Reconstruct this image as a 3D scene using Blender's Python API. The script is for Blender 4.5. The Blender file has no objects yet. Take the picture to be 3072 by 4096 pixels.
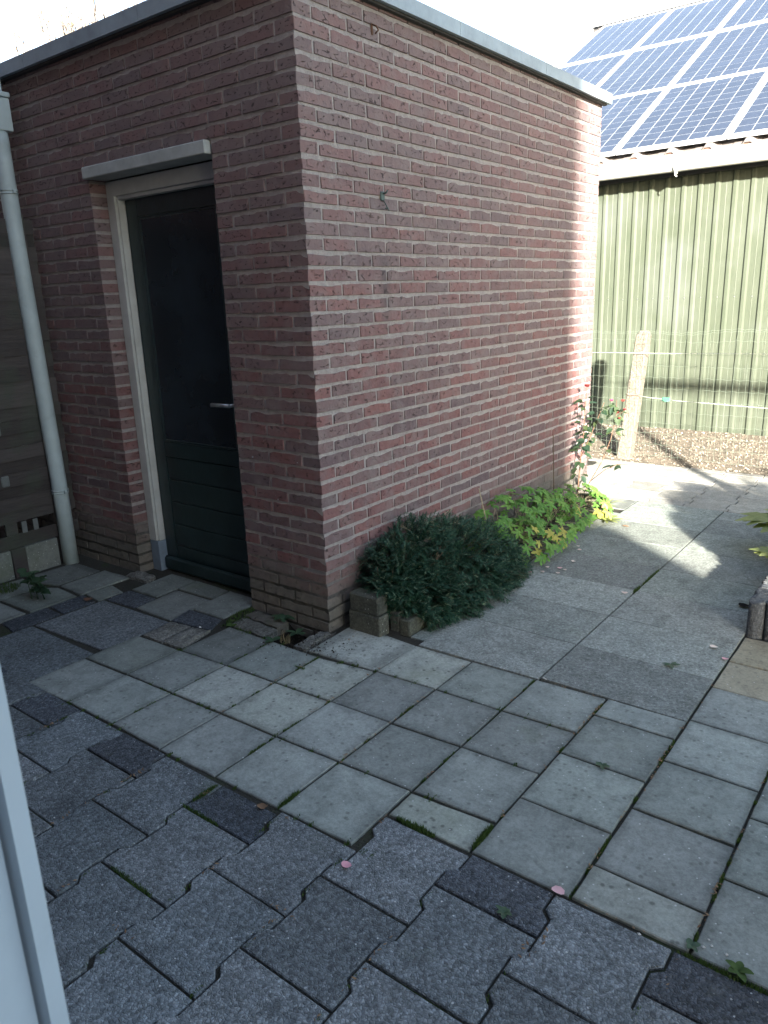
import bpy, bmesh, math, random
import numpy as np
from mathutils import Vector, Matrix, noise
random.seed(7)
sc = bpy.context.scene
C = sc.collection
R = math.radians

# ------------------------------------------------------------------ camera, light, exposure
YAW, PIT, ROL = -0.6627, -0.2799, -0.0363
fw = Vector((math.sin(YAW)*math.cos(PIT), math.cos(YAW)*math.cos(PIT), math.sin(PIT)))
r0 = Vector((math.cos(YAW), -math.sin(YAW), 0)); u0 = r0.cross(fw)
rt = math.cos(ROL)*r0 + math.sin(ROL)*u0
up = -math.sin(ROL)*r0 + math.cos(ROL)*u0
CAM = Vector((2.2747, -2.4550, 1.5436))
cd = bpy.data.cameras.new('camera'); cam = bpy.data.objects.new('camera', cd); C.objects.link(cam)
cd.sensor_fit = 'HORIZONTAL'; cd.sensor_width = 36; cd.lens = 3010.5/3072*36
cd.clip_start = 0.05; cd.clip_end = 600
cd.dof.use_dof = True; cd.dof.focus_distance = 3.0; cd.dof.aperture_fstop = 26
M = Matrix((rt, up, -fw)).transposed().to_4x4(); M.translation = CAM
cam.matrix_world = M
sc.camera = cam

SUN_AZ = math.atan2(0.635, -0.772)      # clockwise from +Y
SUN_EL = R(16.5)
w = bpy.data.worlds.new('World'); sc.world = w; w.use_nodes = True
wn = w.node_tree
sky = wn.nodes.new('ShaderNodeTexSky'); sky.sky_type = 'NISHITA'; sky.sun_disc = False
sky.sun_elevation = SUN_EL; sky.sun_rotation = SUN_AZ
sky.air_density = 1.0; sky.dust_density = 1.3; sky.ozone_density = 1.0
hs = wn.nodes.new('ShaderNodeHueSaturation'); hs.inputs['Saturation'].default_value = 0.80
wn.links.new(sky.outputs[0], hs.inputs['Color'])
wn.links.new(hs.outputs[0], wn.nodes['Background'].inputs['Color'])
wn.nodes['Background'].inputs['Strength'].default_value = 0.085
sd = bpy.data.lights.new('sun', 'SUN'); sd.energy = 4.5; sd.angle = R(1.5); sd.color = (1.0, 0.93, 0.82)
so = bpy.data.objects.new('sun', sd); C.objects.link(so)
sdir = Vector((math.sin(SUN_AZ)*math.cos(SUN_EL), math.cos(SUN_AZ)*math.cos(SUN_EL), math.sin(SUN_EL)))
so.rotation_euler = sdir.to_track_quat('Z', 'Y').to_euler(); so.location = (6, -10, 6)
sc.view_settings.view_transform = 'Standard'; sc.view_settings.look = 'None'
sc.view_settings.gamma = 1; sc.view_settings.use_curve_mapping = False
sc.view_settings.exposure = 3.05

# ------------------------------------------------------------------ material helpers
class NT:
    def __init__(s, name, rough=0.9, spec=0.3):
        s.m = bpy.data.materials.new(name); s.m.use_nodes = True
        s.t = s.m.node_tree; s.n = s.t.nodes; s.b = s.n['Principled BSDF']
        s.b.inputs['Roughness'].default_value = rough
        s.b.inputs['Specular IOR Level'].default_value = spec
        s.pos = s.n.new('ShaderNodeNewGeometry').outputs['Position']
    def link(s, a, b): s.t.links.new(a, b)
    def noise(s, scale, detail=4, rough=0.6, vec=None, dist=0.0):
        x = s.n.new('ShaderNodeTexNoise'); x.inputs['Scale'].default_value = scale
        x.inputs['Detail'].default_value = detail; x.inputs['Roughness'].default_value = rough
        x.inputs['Distortion'].default_value = dist
        s.link(vec or s.pos, x.inputs['Vector']); return x.outputs['Fac']
    def voro(s, scale, feature='F1', vec=None, out='Distance', rand=1.0):
        x = s.n.new('ShaderNodeTexVoronoi'); x.inputs['Scale'].default_value = scale; x.feature = feature
        x.inputs['Randomness'].default_value = rand
        s.link(vec or s.pos, x.inputs['Vector']); return x.outputs[out]
    def mapr(s, v, a, b, c=0.0, d=1.0, smooth=False):
        x = s.n.new('ShaderNodeMapRange'); x.inputs[1].default_value = a; x.inputs[2].default_value = b
        x.inputs[3].default_value = c; x.inputs[4].default_value = d
        if smooth: x.interpolation_type = 'SMOOTHSTEP'
        s.link(v, x.inputs[0]); return x.outputs[0]
    def math(s, op, a, b=None):
        x = s.n.new('ShaderNodeMath'); x.operation = op
        for i, v in enumerate((a, b)):
            if v is None: continue
            if isinstance(v, (int, float)): x.inputs[i].default_value = v
            else: s.link(v, x.inputs[i])
        return x.outputs[0]
    def mix(s, f, a, b, mode='MIX'):
        x = s.n.new('ShaderNodeMix'); x.data_type = 'RGBA'; x.blend_type = mode
        for i, v in ((0, f), (6, a), (7, b)):
            if isinstance(v, (int, float)): x.inputs[i].default_value = v
            elif isinstance(v, tuple): x.inputs[i].default_value = (*v, 1)
            else: s.link(v, x.inputs[i])
        return x.outputs[2]
    def ramp(s, f, stops, const=False):
        x = s.n.new('ShaderNodeValToRGB'); cr = x.color_ramp
        if const: cr.interpolation = 'CONSTANT'
        while len(cr.elements) < len(stops): cr.elements.new(0.5)
        for e, (p, c) in zip(cr.elements, stops): e.position = p; e.color = (*c, 1)
        s.link(f, x.inputs[0]); return x.outputs[0]
    def rnd(s):
        o = s.n.new('ShaderNodeObjectInfo').outputs['Random']
        g = s.n.new('ShaderNodeNewGeometry').outputs['Random Per Island']
        return s.math('FRACT', s.math('ADD', o, g))
    def objrnd(s): return s.n.new('ShaderNodeObjectInfo').outputs['Random']
    def isl(s): return s.n.new('ShaderNodeNewGeometry').outputs['Random Per Island']
    def z(s):
        x = s.n.new('ShaderNodeSeparateXYZ'); s.link(s.pos, x.inputs[0]); return x.outputs['Z']
    def hsv(s, col, val=None, sat=None, hue=None):
        x = s.n.new('ShaderNodeHueSaturation'); s.link(col, x.inputs['Color'])
        for k, v in (('Value', val), ('Saturation', sat), ('Hue', hue)):
            if v is None: continue
            if isinstance(v, (int, float)): x.inputs[k].default_value = v
            else: s.link(v, x.inputs[k])
        return x.outputs[0]
    def bump(s, h, dist=0.002, strength=1.0, prev=None):
        x = s.n.new('ShaderNodeBump'); x.inputs['Distance'].default_value = dist
        x.inputs['Strength'].default_value = strength; s.link(h, x.inputs['Height'])
        if prev: s.link(prev, x.inputs['Normal'])
        return x.outputs[0]
    def done(s, col=None, nrm=None, rough=None):
        if isinstance(col, tuple): s.b.inputs['Base Color'].default_value = (*col, 1)
        elif col is not None: s.link(col, s.b.inputs['Base Color'])
        if nrm is not None: s.link(nrm, s.b.inputs['Normal'])
        if rough is not None:
            if isinstance(rough, (int, float)): s.b.inputs['Roughness'].default_value = rough
            else: s.link(rough, s.b.inputs['Roughness'])
        return s.m

def brick_material(name, reds, weather=True):
    t = NT(name, 0.92, 0.2)
    rr = t.rnd()
    col = t.ramp(rr, reds)
    mot = t.noise(38, 5, 0.65); mot2 = t.noise(9, 3)
    col = t.mix(t.mapr(mot, 0.35, 0.7), t.hsv(col, 0.72), col)
    col = t.mix(t.mapr(mot2, 0.45, 0.68, 0, 0.55), col, (0.20, 0.165, 0.16))
    col = t.mix(t.mapr(t.noise(5.5, 4), 0.5, 0.72, 0, 0.35), col, (0.10, 0.085, 0.09))
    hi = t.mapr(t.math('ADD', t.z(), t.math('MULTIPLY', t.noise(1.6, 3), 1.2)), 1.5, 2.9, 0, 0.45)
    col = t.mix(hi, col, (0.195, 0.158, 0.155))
    # hand moulded creases
    sv = t.n.new('ShaderNodeMapping'); sv.inputs['Scale'].default_value = (1, 1, 2.6); t.link(t.pos, sv.inputs[0])
    wv = t.n.new('ShaderNodeVectorMath'); wv.operation = 'ADD'
    nz = t.n.new('ShaderNodeTexNoise'); nz.inputs['Scale'].default_value = 30; t.link(sv.outputs[0], nz.inputs['Vector'])
    sc_ = t.n.new('ShaderNodeVectorMath'); sc_.operation = 'SCALE'; sc_.inputs['Scale'].default_value = 0.035
    t.link(nz.outputs['Color'], sc_.inputs[0]); t.link(sv.outputs[0], wv.inputs[0]); t.link(sc_.outputs[0], wv.inputs[1])
    edge = t.voro(20, 'DISTANCE_TO_EDGE', wv.outputs[0])
    gate = t.mapr(t.noise(42, 2), 0.54, 0.62)
    crease = t.math('MULTIPLY', t.mapr(edge, 0.0, 0.065, 1, 0), gate)
    col = t.mix(t.math('MULTIPLY', crease, 0.85), col, (0.035, 0.025, 0.025))
    sp = t.n.new('ShaderNodeSeparateXYZ'); t.link(t.pos, sp.inputs[0])
    sy = t.mapr(t.math('ABSOLUTE', t.math('SUBTRACT', sp.outputs['Y'], 0.53)), 0.01, 0.05, 1, 0); sz = t.math('MULTIPLY', t.mapr(sp.outputs['Z'], 1.32, 1.50), t.mapr(sp.outputs['Z'], 1.62, 1.80, 1, 0))
    col = t.mix(t.math('MULTIPLY', t.math('MULTIPLY', sy, sz), 0.6), col, (0.07, 0.068, 0.07))
    # lime smears near the joints
    col = t.mix(t.mapr(t.noise(70, 3), 0.66, 0.76, 0, 0.35), col, (0.36, 0.33, 0.31))
    if weather:
        zz = t.z()
        lo = t.mapr(t.math('ADD', zz, t.math('MULTIPLY', t.noise(3.2, 5), 0.42)), 0.33, 0.56, 1, 0)
        stain = t.mix(t.noise(22, 5), (0.06, 0.065, 0.052), (0.22, 0.21, 0.18))
        col = t.mix(t.math('MULTIPLY', lo, 0.85), col, stain)
    h = t.math('SUBTRACT', t.math('ADD', t.math('MULTIPLY', mot, 0.6), t.math('MULTIPLY', t.noise(120, 3), 0.35)), t.math('MULTIPLY', crease, 1.3))
    return t.done(col, t.bump(h, 0.006, 1.0))

REDS = [(0.0, (0.185, 0.105, 0.102)), (0.2, (0.225, 0.112, 0.108)), (0.42, (0.165, 0.112, 0.112)), (0.6, (0.20, 0.135, 0.132)), (0.78, (0.14, 0.102, 0.108)), (0.9, (0.215, 0.10, 0.093)), (1.0, (0.23, 0.125, 0.118))]
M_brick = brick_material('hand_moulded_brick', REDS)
M_brick_old = brick_material('mossy_old_brick', [(0, (0.12, 0.13, 0.09)), (0.5, (0.17, 0.16, 0.12)), (1, (0.10, 0.10, 0.08))], False)

def mortar_material():
    t = NT('sandy_mortar', 0.95, 0.15)
    g = t.noise(260, 3, 0.7); b = t.noise(30, 4)
    col = t.mix(t.mapr(b, 0.3, 0.7), (0.29, 0.262, 0.25), (0.40, 0.37, 0.355))
    col = t.mix(t.mapr(g, 0.6, 0.75, 0, 0.6), col, (0.16, 0.14, 0.13))
    col = t.mix(t.mapr(t.voro(170), 0.0, 0.12, 0.8, 0), col, (0.62, 0.6, 0.57))
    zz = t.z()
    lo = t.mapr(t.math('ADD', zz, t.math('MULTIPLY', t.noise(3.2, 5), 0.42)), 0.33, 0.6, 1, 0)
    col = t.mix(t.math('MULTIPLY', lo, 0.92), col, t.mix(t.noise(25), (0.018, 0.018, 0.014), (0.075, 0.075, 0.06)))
    h = t.math('ADD', t.math('MULTIPLY', g, 0.5), t.noise(75, 4, 0.7))
    return t.done(col, t.bump(h, 0.010, 1.0))
M_mortar = mortar_material()

def concrete_tile(name, a, b, spots=0.5, speck=0.0, bumpd=0.002, coarse=0.0, moss=0.0, edge=False):
    t = NT(name, 0.88, 0.25)
    rr = t.objrnd()
    col = t.mix(t.mapr(t.noise(4.5, 5, 0.65), 0.3, 0.7), a, b)
    col = t.hsv(col, t.mapr(rr, 0, 1, 0.80, 1.16), t.mapr(t.math('FRACT', t.math('MULTIPLY', rr, 7.3)), 0, 1, 0.75, 1.12))
    col = t.mix(t.mapr(t.noise(16, 5, 0.7), 0.48, 0.70, 0, 0.42), col, t.hsv(col, 0.5))
    if edge:
        tc = t.n.new('ShaderNodeTexCoord'); so_ = t.n.new('ShaderNodeSeparateXYZ'); t.link(tc.outputs['Object'], so_.inputs[0])
        mxy = t.math('MAXIMUM', t.math('ABSOLUTE', so_.outputs['X']), t.math('ABSOLUTE', so_.outputs['Y']))
        ed = t.mapr(t.math('ADD', mxy, t.math('MULTIPLY', t.noise(22, 5, 0.8), 0.06)), 0.145, 0.178, 0, 0.55)
        col = t.mix(ed, col, t.hsv(col, 0.42))
    st_ = t.noise(7.5, 7, 0.78, dist=0.6)
    col = t.mix(t.mapr(st_, 0.50, 0.60, 0, 0.38), col, t.hsv(col, 0.55))
    col = t.mix(t.mapr(st_, 0.34, 0.44, 0.30, 0), col, t.hsv(col, 1.35))
    # lichen dots
    d = t.voro(30); gate = t.mapr(t.noise(5, 2), 0.36, 0.52)
    dots = t.math('MULTIPLY', t.mapr(d, 0.12, 0.26, 1, 0), gate)
    col = t.mix(t.math('MULTIPLY', dots, spots), col, (0.085, 0.088, 0.08))
    g = t.noise(190, 3, 0.8)
    col = t.mix(t.mapr(g, 0.35, 0.68, 0.30, 0), col, t.hsv(col, 0.45))
    m2 = t.noise(75, 3, 0.75)
    col = t.mix(t.mapr(m2, 0.46, 0.60, 0, 0.30+0.4*coarse), col, t.hsv(col, 0.48))
    col = t.mix(t.mapr(m2, 0.30, 0.42, 0.10+0.35*coarse, 0), col, t.hsv(col, 1.7))
    col = t.mix(t.mapr(t.noise(2.7, 6, 0.75), 0.50, 0.68, 0, 0.42), col, t.hsv(col, 0.55))
    pc = t.voro(60, out='Color'); pd = t.voro(60)
    sx = t.n.new('ShaderNodeSeparateColor'); t.link(pc, sx.inputs[0])
    white = t.math('MULTIPLY', t.mapr(pd, 0.12, 0.20, 1, 0), t.mapr(sx.outputs[0], 0.86, 0.88))
    col = t.mix(t.math('MULTIPLY', white, 0.75), col, (0.55, 0.56, 0.55))
    h = t.math('ADD', t.math('MULTIPLY', g, 0.5), t.math('MULTIPLY', t.noise(45, 4), 0.6))
    if coarse > 0:
        pc2 = t.voro(120, out='Color'); sx2 = t.n.new('ShaderNodeSeparateColor'); t.link(pc2, sx2.inputs[0])
        pv = t.mapr(sx2.outputs[1], 0, 1, 0.55, 1.5)
        col = t.mix(coarse, col, t.hsv(col, pv))
        e2 = t.voro(120, 'DISTANCE_TO_EDGE')
        col = t.mix(t.mapr(e2, 0.0, 0.12, 0.45*coarse, 0), col, (0.05, 0.05, 0.05))
        h = t.math('ADD', h, t.math('MULTIPLY', t.mapr(e2, 0, 0.25), 1.0*coarse))
    zn = t.noise(11, 6, 0.8)
    col = t.mix(t.mapr(zn, 0.56, 0.66, 0, 0.35), col, (0.13, 0.135, 0.12))
    # green film
    col = t.mix(t.mapr(t.math('ADD', t.noise(2.3, 4), moss), 0.62, 0.85, 0, 0.55), col, (0.10, 0.125, 0.065))
    return t.done(col, t.bump(h, bumpd, 0.9))
M_tile = concrete_tile('grey_concrete_tile', (0.27, 0.298, 0.273), (0.335, 0.365, 0.332), edge=True)
M_pale = concrete_tile('pale_concrete_tile', (0.34, 0.368, 0.318), (0.41, 0.44, 0.385), 0.7, moss=0.03, edge=True)
M_far = concrete_tile('sunlit_cream_paver', (0.36, 0.35, 0.31), (0.42, 0.41, 0.365), 0.2, coarse=0.2)  # sunlight put into the base colour: lighter cream copy for the far pavers
M_dim = concrete_tile('dim_green_tile', (0.18, 0.20, 0.18), (0.24, 0.26, 0.235), 0.3, moss=0.06, edge=True)
M_yellow = concrete_tile('buff_concrete_tile', (0.29, 0.265, 0.19), (0.35, 0.32, 0.235), 0.4)
M_slab = concrete_tile('washed_gravel_slab', (0.275, 0.308, 0.28), (0.34, 0.37, 0.335), 0.1, bumpd=0.0025, coarse=0.45)
M_beh = concrete_tile('grey_interlocking_paver', (0.175, 0.200, 0.212), (0.248, 0.276, 0.288), 0.25, bumpd=0.003, coarse=0.75)
M_dark = concrete_tile('charcoal_paver', (0.080, 0.094, 0.112), (0.115, 0.132, 0.155), 0.1, bumpd=0.003, coarse=0.9)
M_rough = concrete_tile('rough_mortar_brick', (0.20, 0.20, 0.18), (0.34, 0.34, 0.31), 0.2, bumpd=0.012, coarse=0.6)
M_block = concrete_tile('mossy_edging_concrete', (0.085, 0.092, 0.07), (0.15, 0.155, 0.12), 0.4, bumpd=0.004, coarse=0.5, moss=0.12)
M_aggr = None
def agg_post():
    t = NT('exposed_aggregate_post', 0.85, 0.3)
    col = t.mix(t.noise(20, 3), (0.19, 0.172, 0.14), (0.27, 0.248, 0.205))
    c = t.voro(110, out='Color'); s_ = t.n.new('ShaderNodeSeparateColor'); t.link(c, s_.inputs[0])
    col = t.hsv(col, t.mapr(s_.outputs[0], 0, 1, 0.55, 1.25))
    e = t.voro(110, 'DISTANCE_TO_EDGE')
    col = t.mix(t.mapr(e, 0, 0.12, 0.6, 0), col, (0.25, 0.21, 0.16))
    return t.done(col, t.bump(t.mapr(e, 0, 0.3), 0.006, 1))
M_post = agg_post()

def soil_mat():
    t = NT('dark_soil', 1.0, 0.1)
    n1 = t.noise(14, 6, 0.7); n2 = t.noise(90, 4, 0.8)
    sep = t.n.new('ShaderNodeSeparateXYZ'); t.link(t.pos, sep.inputs[0])
    far = t.mapr(sep.outputs['Y'], 4.1, 4.35)
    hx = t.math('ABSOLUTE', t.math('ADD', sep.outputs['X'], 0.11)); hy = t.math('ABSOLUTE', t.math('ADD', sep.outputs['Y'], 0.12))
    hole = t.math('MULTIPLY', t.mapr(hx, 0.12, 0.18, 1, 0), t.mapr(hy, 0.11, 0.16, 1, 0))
    near = t.mix(n2, (0.025, 0.024, 0.020), (0.085, 0.082, 0.07))
    # moss in the joints
    near = t.mix(t.mapr(t.noise(2.6, 5, 0.7), 0.55, 0.68, 0, 0.75), near, (0.045, 0.075, 0.018))
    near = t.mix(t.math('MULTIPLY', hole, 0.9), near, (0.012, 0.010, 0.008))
    dry = t.mix(n2, (0.13, 0.108, 0.085), (0.25, 0.215, 0.17))
    dry = t.mix(t.mapr(n1, 0.35, 0.6), t.hsv(dry, 0.55), dry)
    col = t.mix(far, near, dry)
    return t.done(col, t.bump(t.math('ADD', n1, n2), 0.012, 1.0))
M_soil = soil_mat()
def crumb_mat():
    t = NT('soil_crumbs', 1, 0.1)
    return t.done(t.mix(t.isl(), (0.018, 0.014, 0.011), (0.06, 0.048, 0.036)))
M_crumb = crumb_mat()
def pebble_mat():
    t = NT('pebbles', 0.9, 0.2)
    return t.done(t.ramp(t.isl(), [(0, (0.12, 0.098, 0.075)), (0.5, (0.21, 0.18, 0.14)), (0.85, (0.29, 0.255, 0.21)), (1, (0.42, 0.39, 0.34))]))
M_pebble = pebble_mat()

def plain(name, col, rough=0.5, spec=0.4, metal=0.0, nscale=0, namp=0.15, bumps=0.0, dirt=0.0):
    t = NT(name, rough, spec); t.b.inputs['Metallic'].default_value = metal
    if nscale:
        c = t.mix(t.mapr(t.noise(nscale, 4), 0.3, 0.7), tuple(v*(1-namp) for v in col), tuple(min(1, v*(1+namp)) for v in col))
        if dirt: c = t.mix(t.mapr(t.noise(6, 6, 0.75), 0.52, 0.75, 0, dirt), c, tuple(v*0.35 for v in col))
        return t.done(c, t.bump(t.noise(nscale*4, 3), bumps, 1.0) if bumps else None)
    return t.done(col)
M_trim = plain('grey_roof_trim', (0.26, 0.32, 0.36), 0.45, 0.5, 0, 9, 0.14, 0.0008, 0.45)
M_lintel = plain('painted_lintel', (0.38, 0.41, 0.40), 0.7, 0.3, 0, 14, 0.15, 0.0015, 0.35)
M_frame = plain('cream_door_frame', (0.46, 0.48, 0.46), 0.5, 0.4, 0, 10, 0.10, 0.0006, 0.2)
M_footb = plain('grey_frame_foot', (0.17, 0.22, 0.27), 0.6, 0.3, 0, 14, 0.15, 0.001)
M_door = plain('dark_green_door_paint', (0.016, 0.032, 0.034), 0.28, 0.5, 0, 8, 0.25, 0.0012)
M_glass = plain('dark_panel', (0.014, 0.022, 0.030), 0.22, 0.5, 0, 3, 0.3, 0.0)
M_alu = plain('brushed_aluminium', (0.55, 0.57, 0.58), 0.35, 0.5, 0.9)
M_pvc = plain('grey_pvc', (0.38, 0.455, 0.46), 0.5, 0.4, 0, 7, 0.10, 0.0004, 0.3)
M_white = plain('white_upvc', (0.42, 0.50, 0.57), 0.42, 0.45, 0, 5, 0.08, 0.0003, 0.12)
M_gutter = plain('white_gutter', (0.60, 0.60, 0.58), 0.4, 0.5, 0, 6, 0.05, 0, 0.08)
M_woodf = None
def weathered_wood():
    t = NT('weathered_fence_wood', 0.9, 0.2)
    mp = t.n.new('ShaderNodeMapping'); mp.inputs['Scale'].default_value = (30, 2.2, 30); t.link(t.pos, mp.inputs[0])
    g = t.noise(3, 5, 0.7, mp.outputs[0])
    col = t.mix(g, (0.035, 0.031, 0.03), (0.09, 0.08, 0.075))
    col = t.hsv(col, t.mapr(t.objrnd(), 0, 1, 0.7, 1.3))
    col = t.mix(t.mapr(t.noise(4, 4), 0.5, 0.7, 0, 0.6), col, (0.06, 0.075, 0.055))
    return t.done(col, t.bump(g, 0.003, 1))
M_woodf = weathered_wood()
M_stake = plain('pale_batten', (0.13, 0.14, 0.135), 0.85, 0.2, 0, 20, 0.2, 0.001)
M_concpanel = concrete_tile('fence_gravel_board', (0.15, 0.165, 0.15), (0.21, 0.225, 0.20), 0.3, moss=0.05)
def clad():
    t = NT('green_metal_cladding', 0.55, 0.4)
    mp = t.n.new('ShaderNodeMapping'); mp.inputs['Scale'].default_value = (3, 3, 0.6); t.link(t.pos, mp.inputs[0])
    col = t.mix(t.mapr(t.noise(2.0, 5, 0.7, mp.outputs[0]), 0.35, 0.65), (0.048, 0.060, 0.040), (0.068, 0.080, 0.058))
    col = t.mix(t.mapr(t.noise(1.4, 3), 0.5, 0.66, 0, 0.5), col, (0.088, 0.100, 0.085))
    return t.done(col, None, 0.5)
M_clad = clad()
M_rooft = plain('brown_roof_sheet', (0.20, 0.12, 0.09), 0.7, 0.3, 0, 12, 0.2)
M_verge = plain('pale_verge_trim', (0.55, 0.57, 0.58), 0.5, 0.4, 0, 6, 0.08)
M_pframe = plain('silver_panel_frame', (0.55, 0.57, 0.59), 0.35, 0.5, 0.15)
M_backsheet = plain('white_backsheet', (0.42, 0.45, 0.48), 0.5, 0.4)
def cellm():
    t = NT('blue_solar_cell', 0.22, 0.5)
    v = t.voro(45, out='Color'); s_ = t.n.new('ShaderNodeSeparateColor'); t.link(v, s_.inputs[0])
    col = t.mix(s_.outputs[0], (0.018, 0.022, 0.034), (0.027, 0.033, 0.048))
    col = t.hsv(col, t.mapr(t.objrnd(), 0, 1, 0.85, 1.2))
    t.b.inputs['Coat Weight'].default_value = 0.35; t.b.inputs['Coat Roughness'].default_value = 0.08
    return t.done(col)
M_cell = cellm()
M_busbar = plain('silver_busbar', (0.6, 0.63, 0.68), 0.35, 0.5, 0.4)
M_wire = plain('green_coated_wire', (0.12, 0.15, 0.115), 0.5, 0.4)
M_wirew = plain('white_taut_wire', (0.40, 0.42, 0.38), 0.5, 0.4)
M_tens = plain('green_tensioner', (0.05, 0.16, 0.10), 0.5, 0.4)
M_rust = plain('rusty_iron', (0.13, 0.07, 0.045), 0.8, 0.3, 0.3, 40, 0.3)
M_hookg = plain('teal_hook_plastic', (0.05, 0.085, 0.08), 0.5, 0.4)
M_roofing = plain('bitumen_roofing', (0.06, 0.06, 0.06), 0.9, 0.2, 0, 20, 0.2, 0.002)
M_timber = plain('brown_garden_timber', (0.16, 0.10, 0.06), 0.8, 0.2, 0, 12, 0.2, 0.001)
M_black = plain('dark_recess', (0.01, 0.01, 0.01), 0.9, 0.1)

def leafm(name, cols, rough=0.5, trans=0.25, vein=0.0, byobj=True):
    t = NT(name, rough, 0.4)
    col = t.ramp(t.rnd() if byobj else t.isl(), cols)
    col = t.mix(t.mapr(t.noise(60, 3), 0.35, 0.7, 0, 0.45), col, t.hsv(col, 0.6))
    t.done(col)
    tr = t.n.new('ShaderNodeBsdfTranslucent'); mx = t.n.new('ShaderNodeMixShader')
    t.link(t.hsv(col, 1.5, 1.15), tr.inputs['Color']); mx.inputs[0].default_value = trans
    t.link(t.b.outputs[0], mx.inputs[1]); t.link(tr.outputs[0], mx.inputs[2])
    t.link(mx.outputs[0], t.n['Material Output'].inputs['Surface'])
    return t.m
M_leaf = leafm('lobed_green_leaf', [(0, (0.085, 0.21, 0.035)), (0.5, (0.12, 0.27, 0.05)), (1, (0.17, 0.31, 0.06))])
M_leafy = leafm('yellowing_leaf', [(0, (0.42, 0.40, 0.09)), (0.6, (0.34, 0.36, 0.08)), (1, (0.46, 0.36, 0.14))])
M_needle = leafm('dark_conifer_needles', [(0, (0.010, 0.042, 0.024)), (0.55, (0.020, 0.072, 0.040)), (0.93, (0.04, 0.11, 0.062)), (1, (0.16, 0.19, 0.11))], 0.6, 0.1)
M_twig = plain('twig_bark', (0.10, 0.075, 0.05), 0.9, 0.2, 0, 50, 0.3)
M_palet = plain('pale_dry_stalk', (0.34, 0.30, 0.20), 0.8, 0.2, 0, 50, 0.2)
M_rosel = leafm('rose_leaf', [(0, (0.02, 0.045, 0.028)), (0.6, (0.035, 0.065, 0.032)), (1, (0.06, 0.085, 0.035))])
M_rosef = leafm('red_rose_petal', [(0, (0.20, 0.02, 0.03)), (0.5, (0.28, 0.04, 0.045)), (1, (0.36, 0.13, 0.10))], 0.5, 0.2)
M_rosep = leafm('magenta_rose_petal', [(0, (0.55, 0.05, 0.16)), (1, (0.62, 0.12, 0.22))], 0.5, 0.2)
M_petal = leafm('fallen_pink_petal', [(0, (0.68, 0.30, 0.36)), (0.5, (0.74, 0.42, 0.46)), (1, (0.76, 0.50, 0.48))], 0.5, 0.1)
M_petalw = leafm('fallen_pale_petal', [(0, (0.72, 0.55, 0.48)), (1, (0.76, 0.66, 0.58))], 0.5, 0.1)
M_dead = leafm('brown_dead_leaf', [(0, (0.16, 0.09, 0.05)), (1, (0.26, 0.17, 0.10))], 0.8, 0.05)
M_moss = leafm('moss_blades', [(0, (0.04, 0.08, 0.015)), (1, (0.075, 0.125, 0.03))], 0.8, 0.2)
M_weed = leafm('dull_weed_leaf', [(0, (0.04, 0.085, 0.045)), (1, (0.07, 0.12, 0.06))])
M_lime = leafm('lime_leaf', [(0, (0.20, 0.25, 0.08)), (1, (0.28, 0.31, 0.11))], 0.5, 0.3)
M_seed = leafm('dry_grass_seed', [(0, (0.18, 0.15, 0.08)), (1, (0.26, 0.22, 0.13))], 0.9, 0.2)

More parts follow.
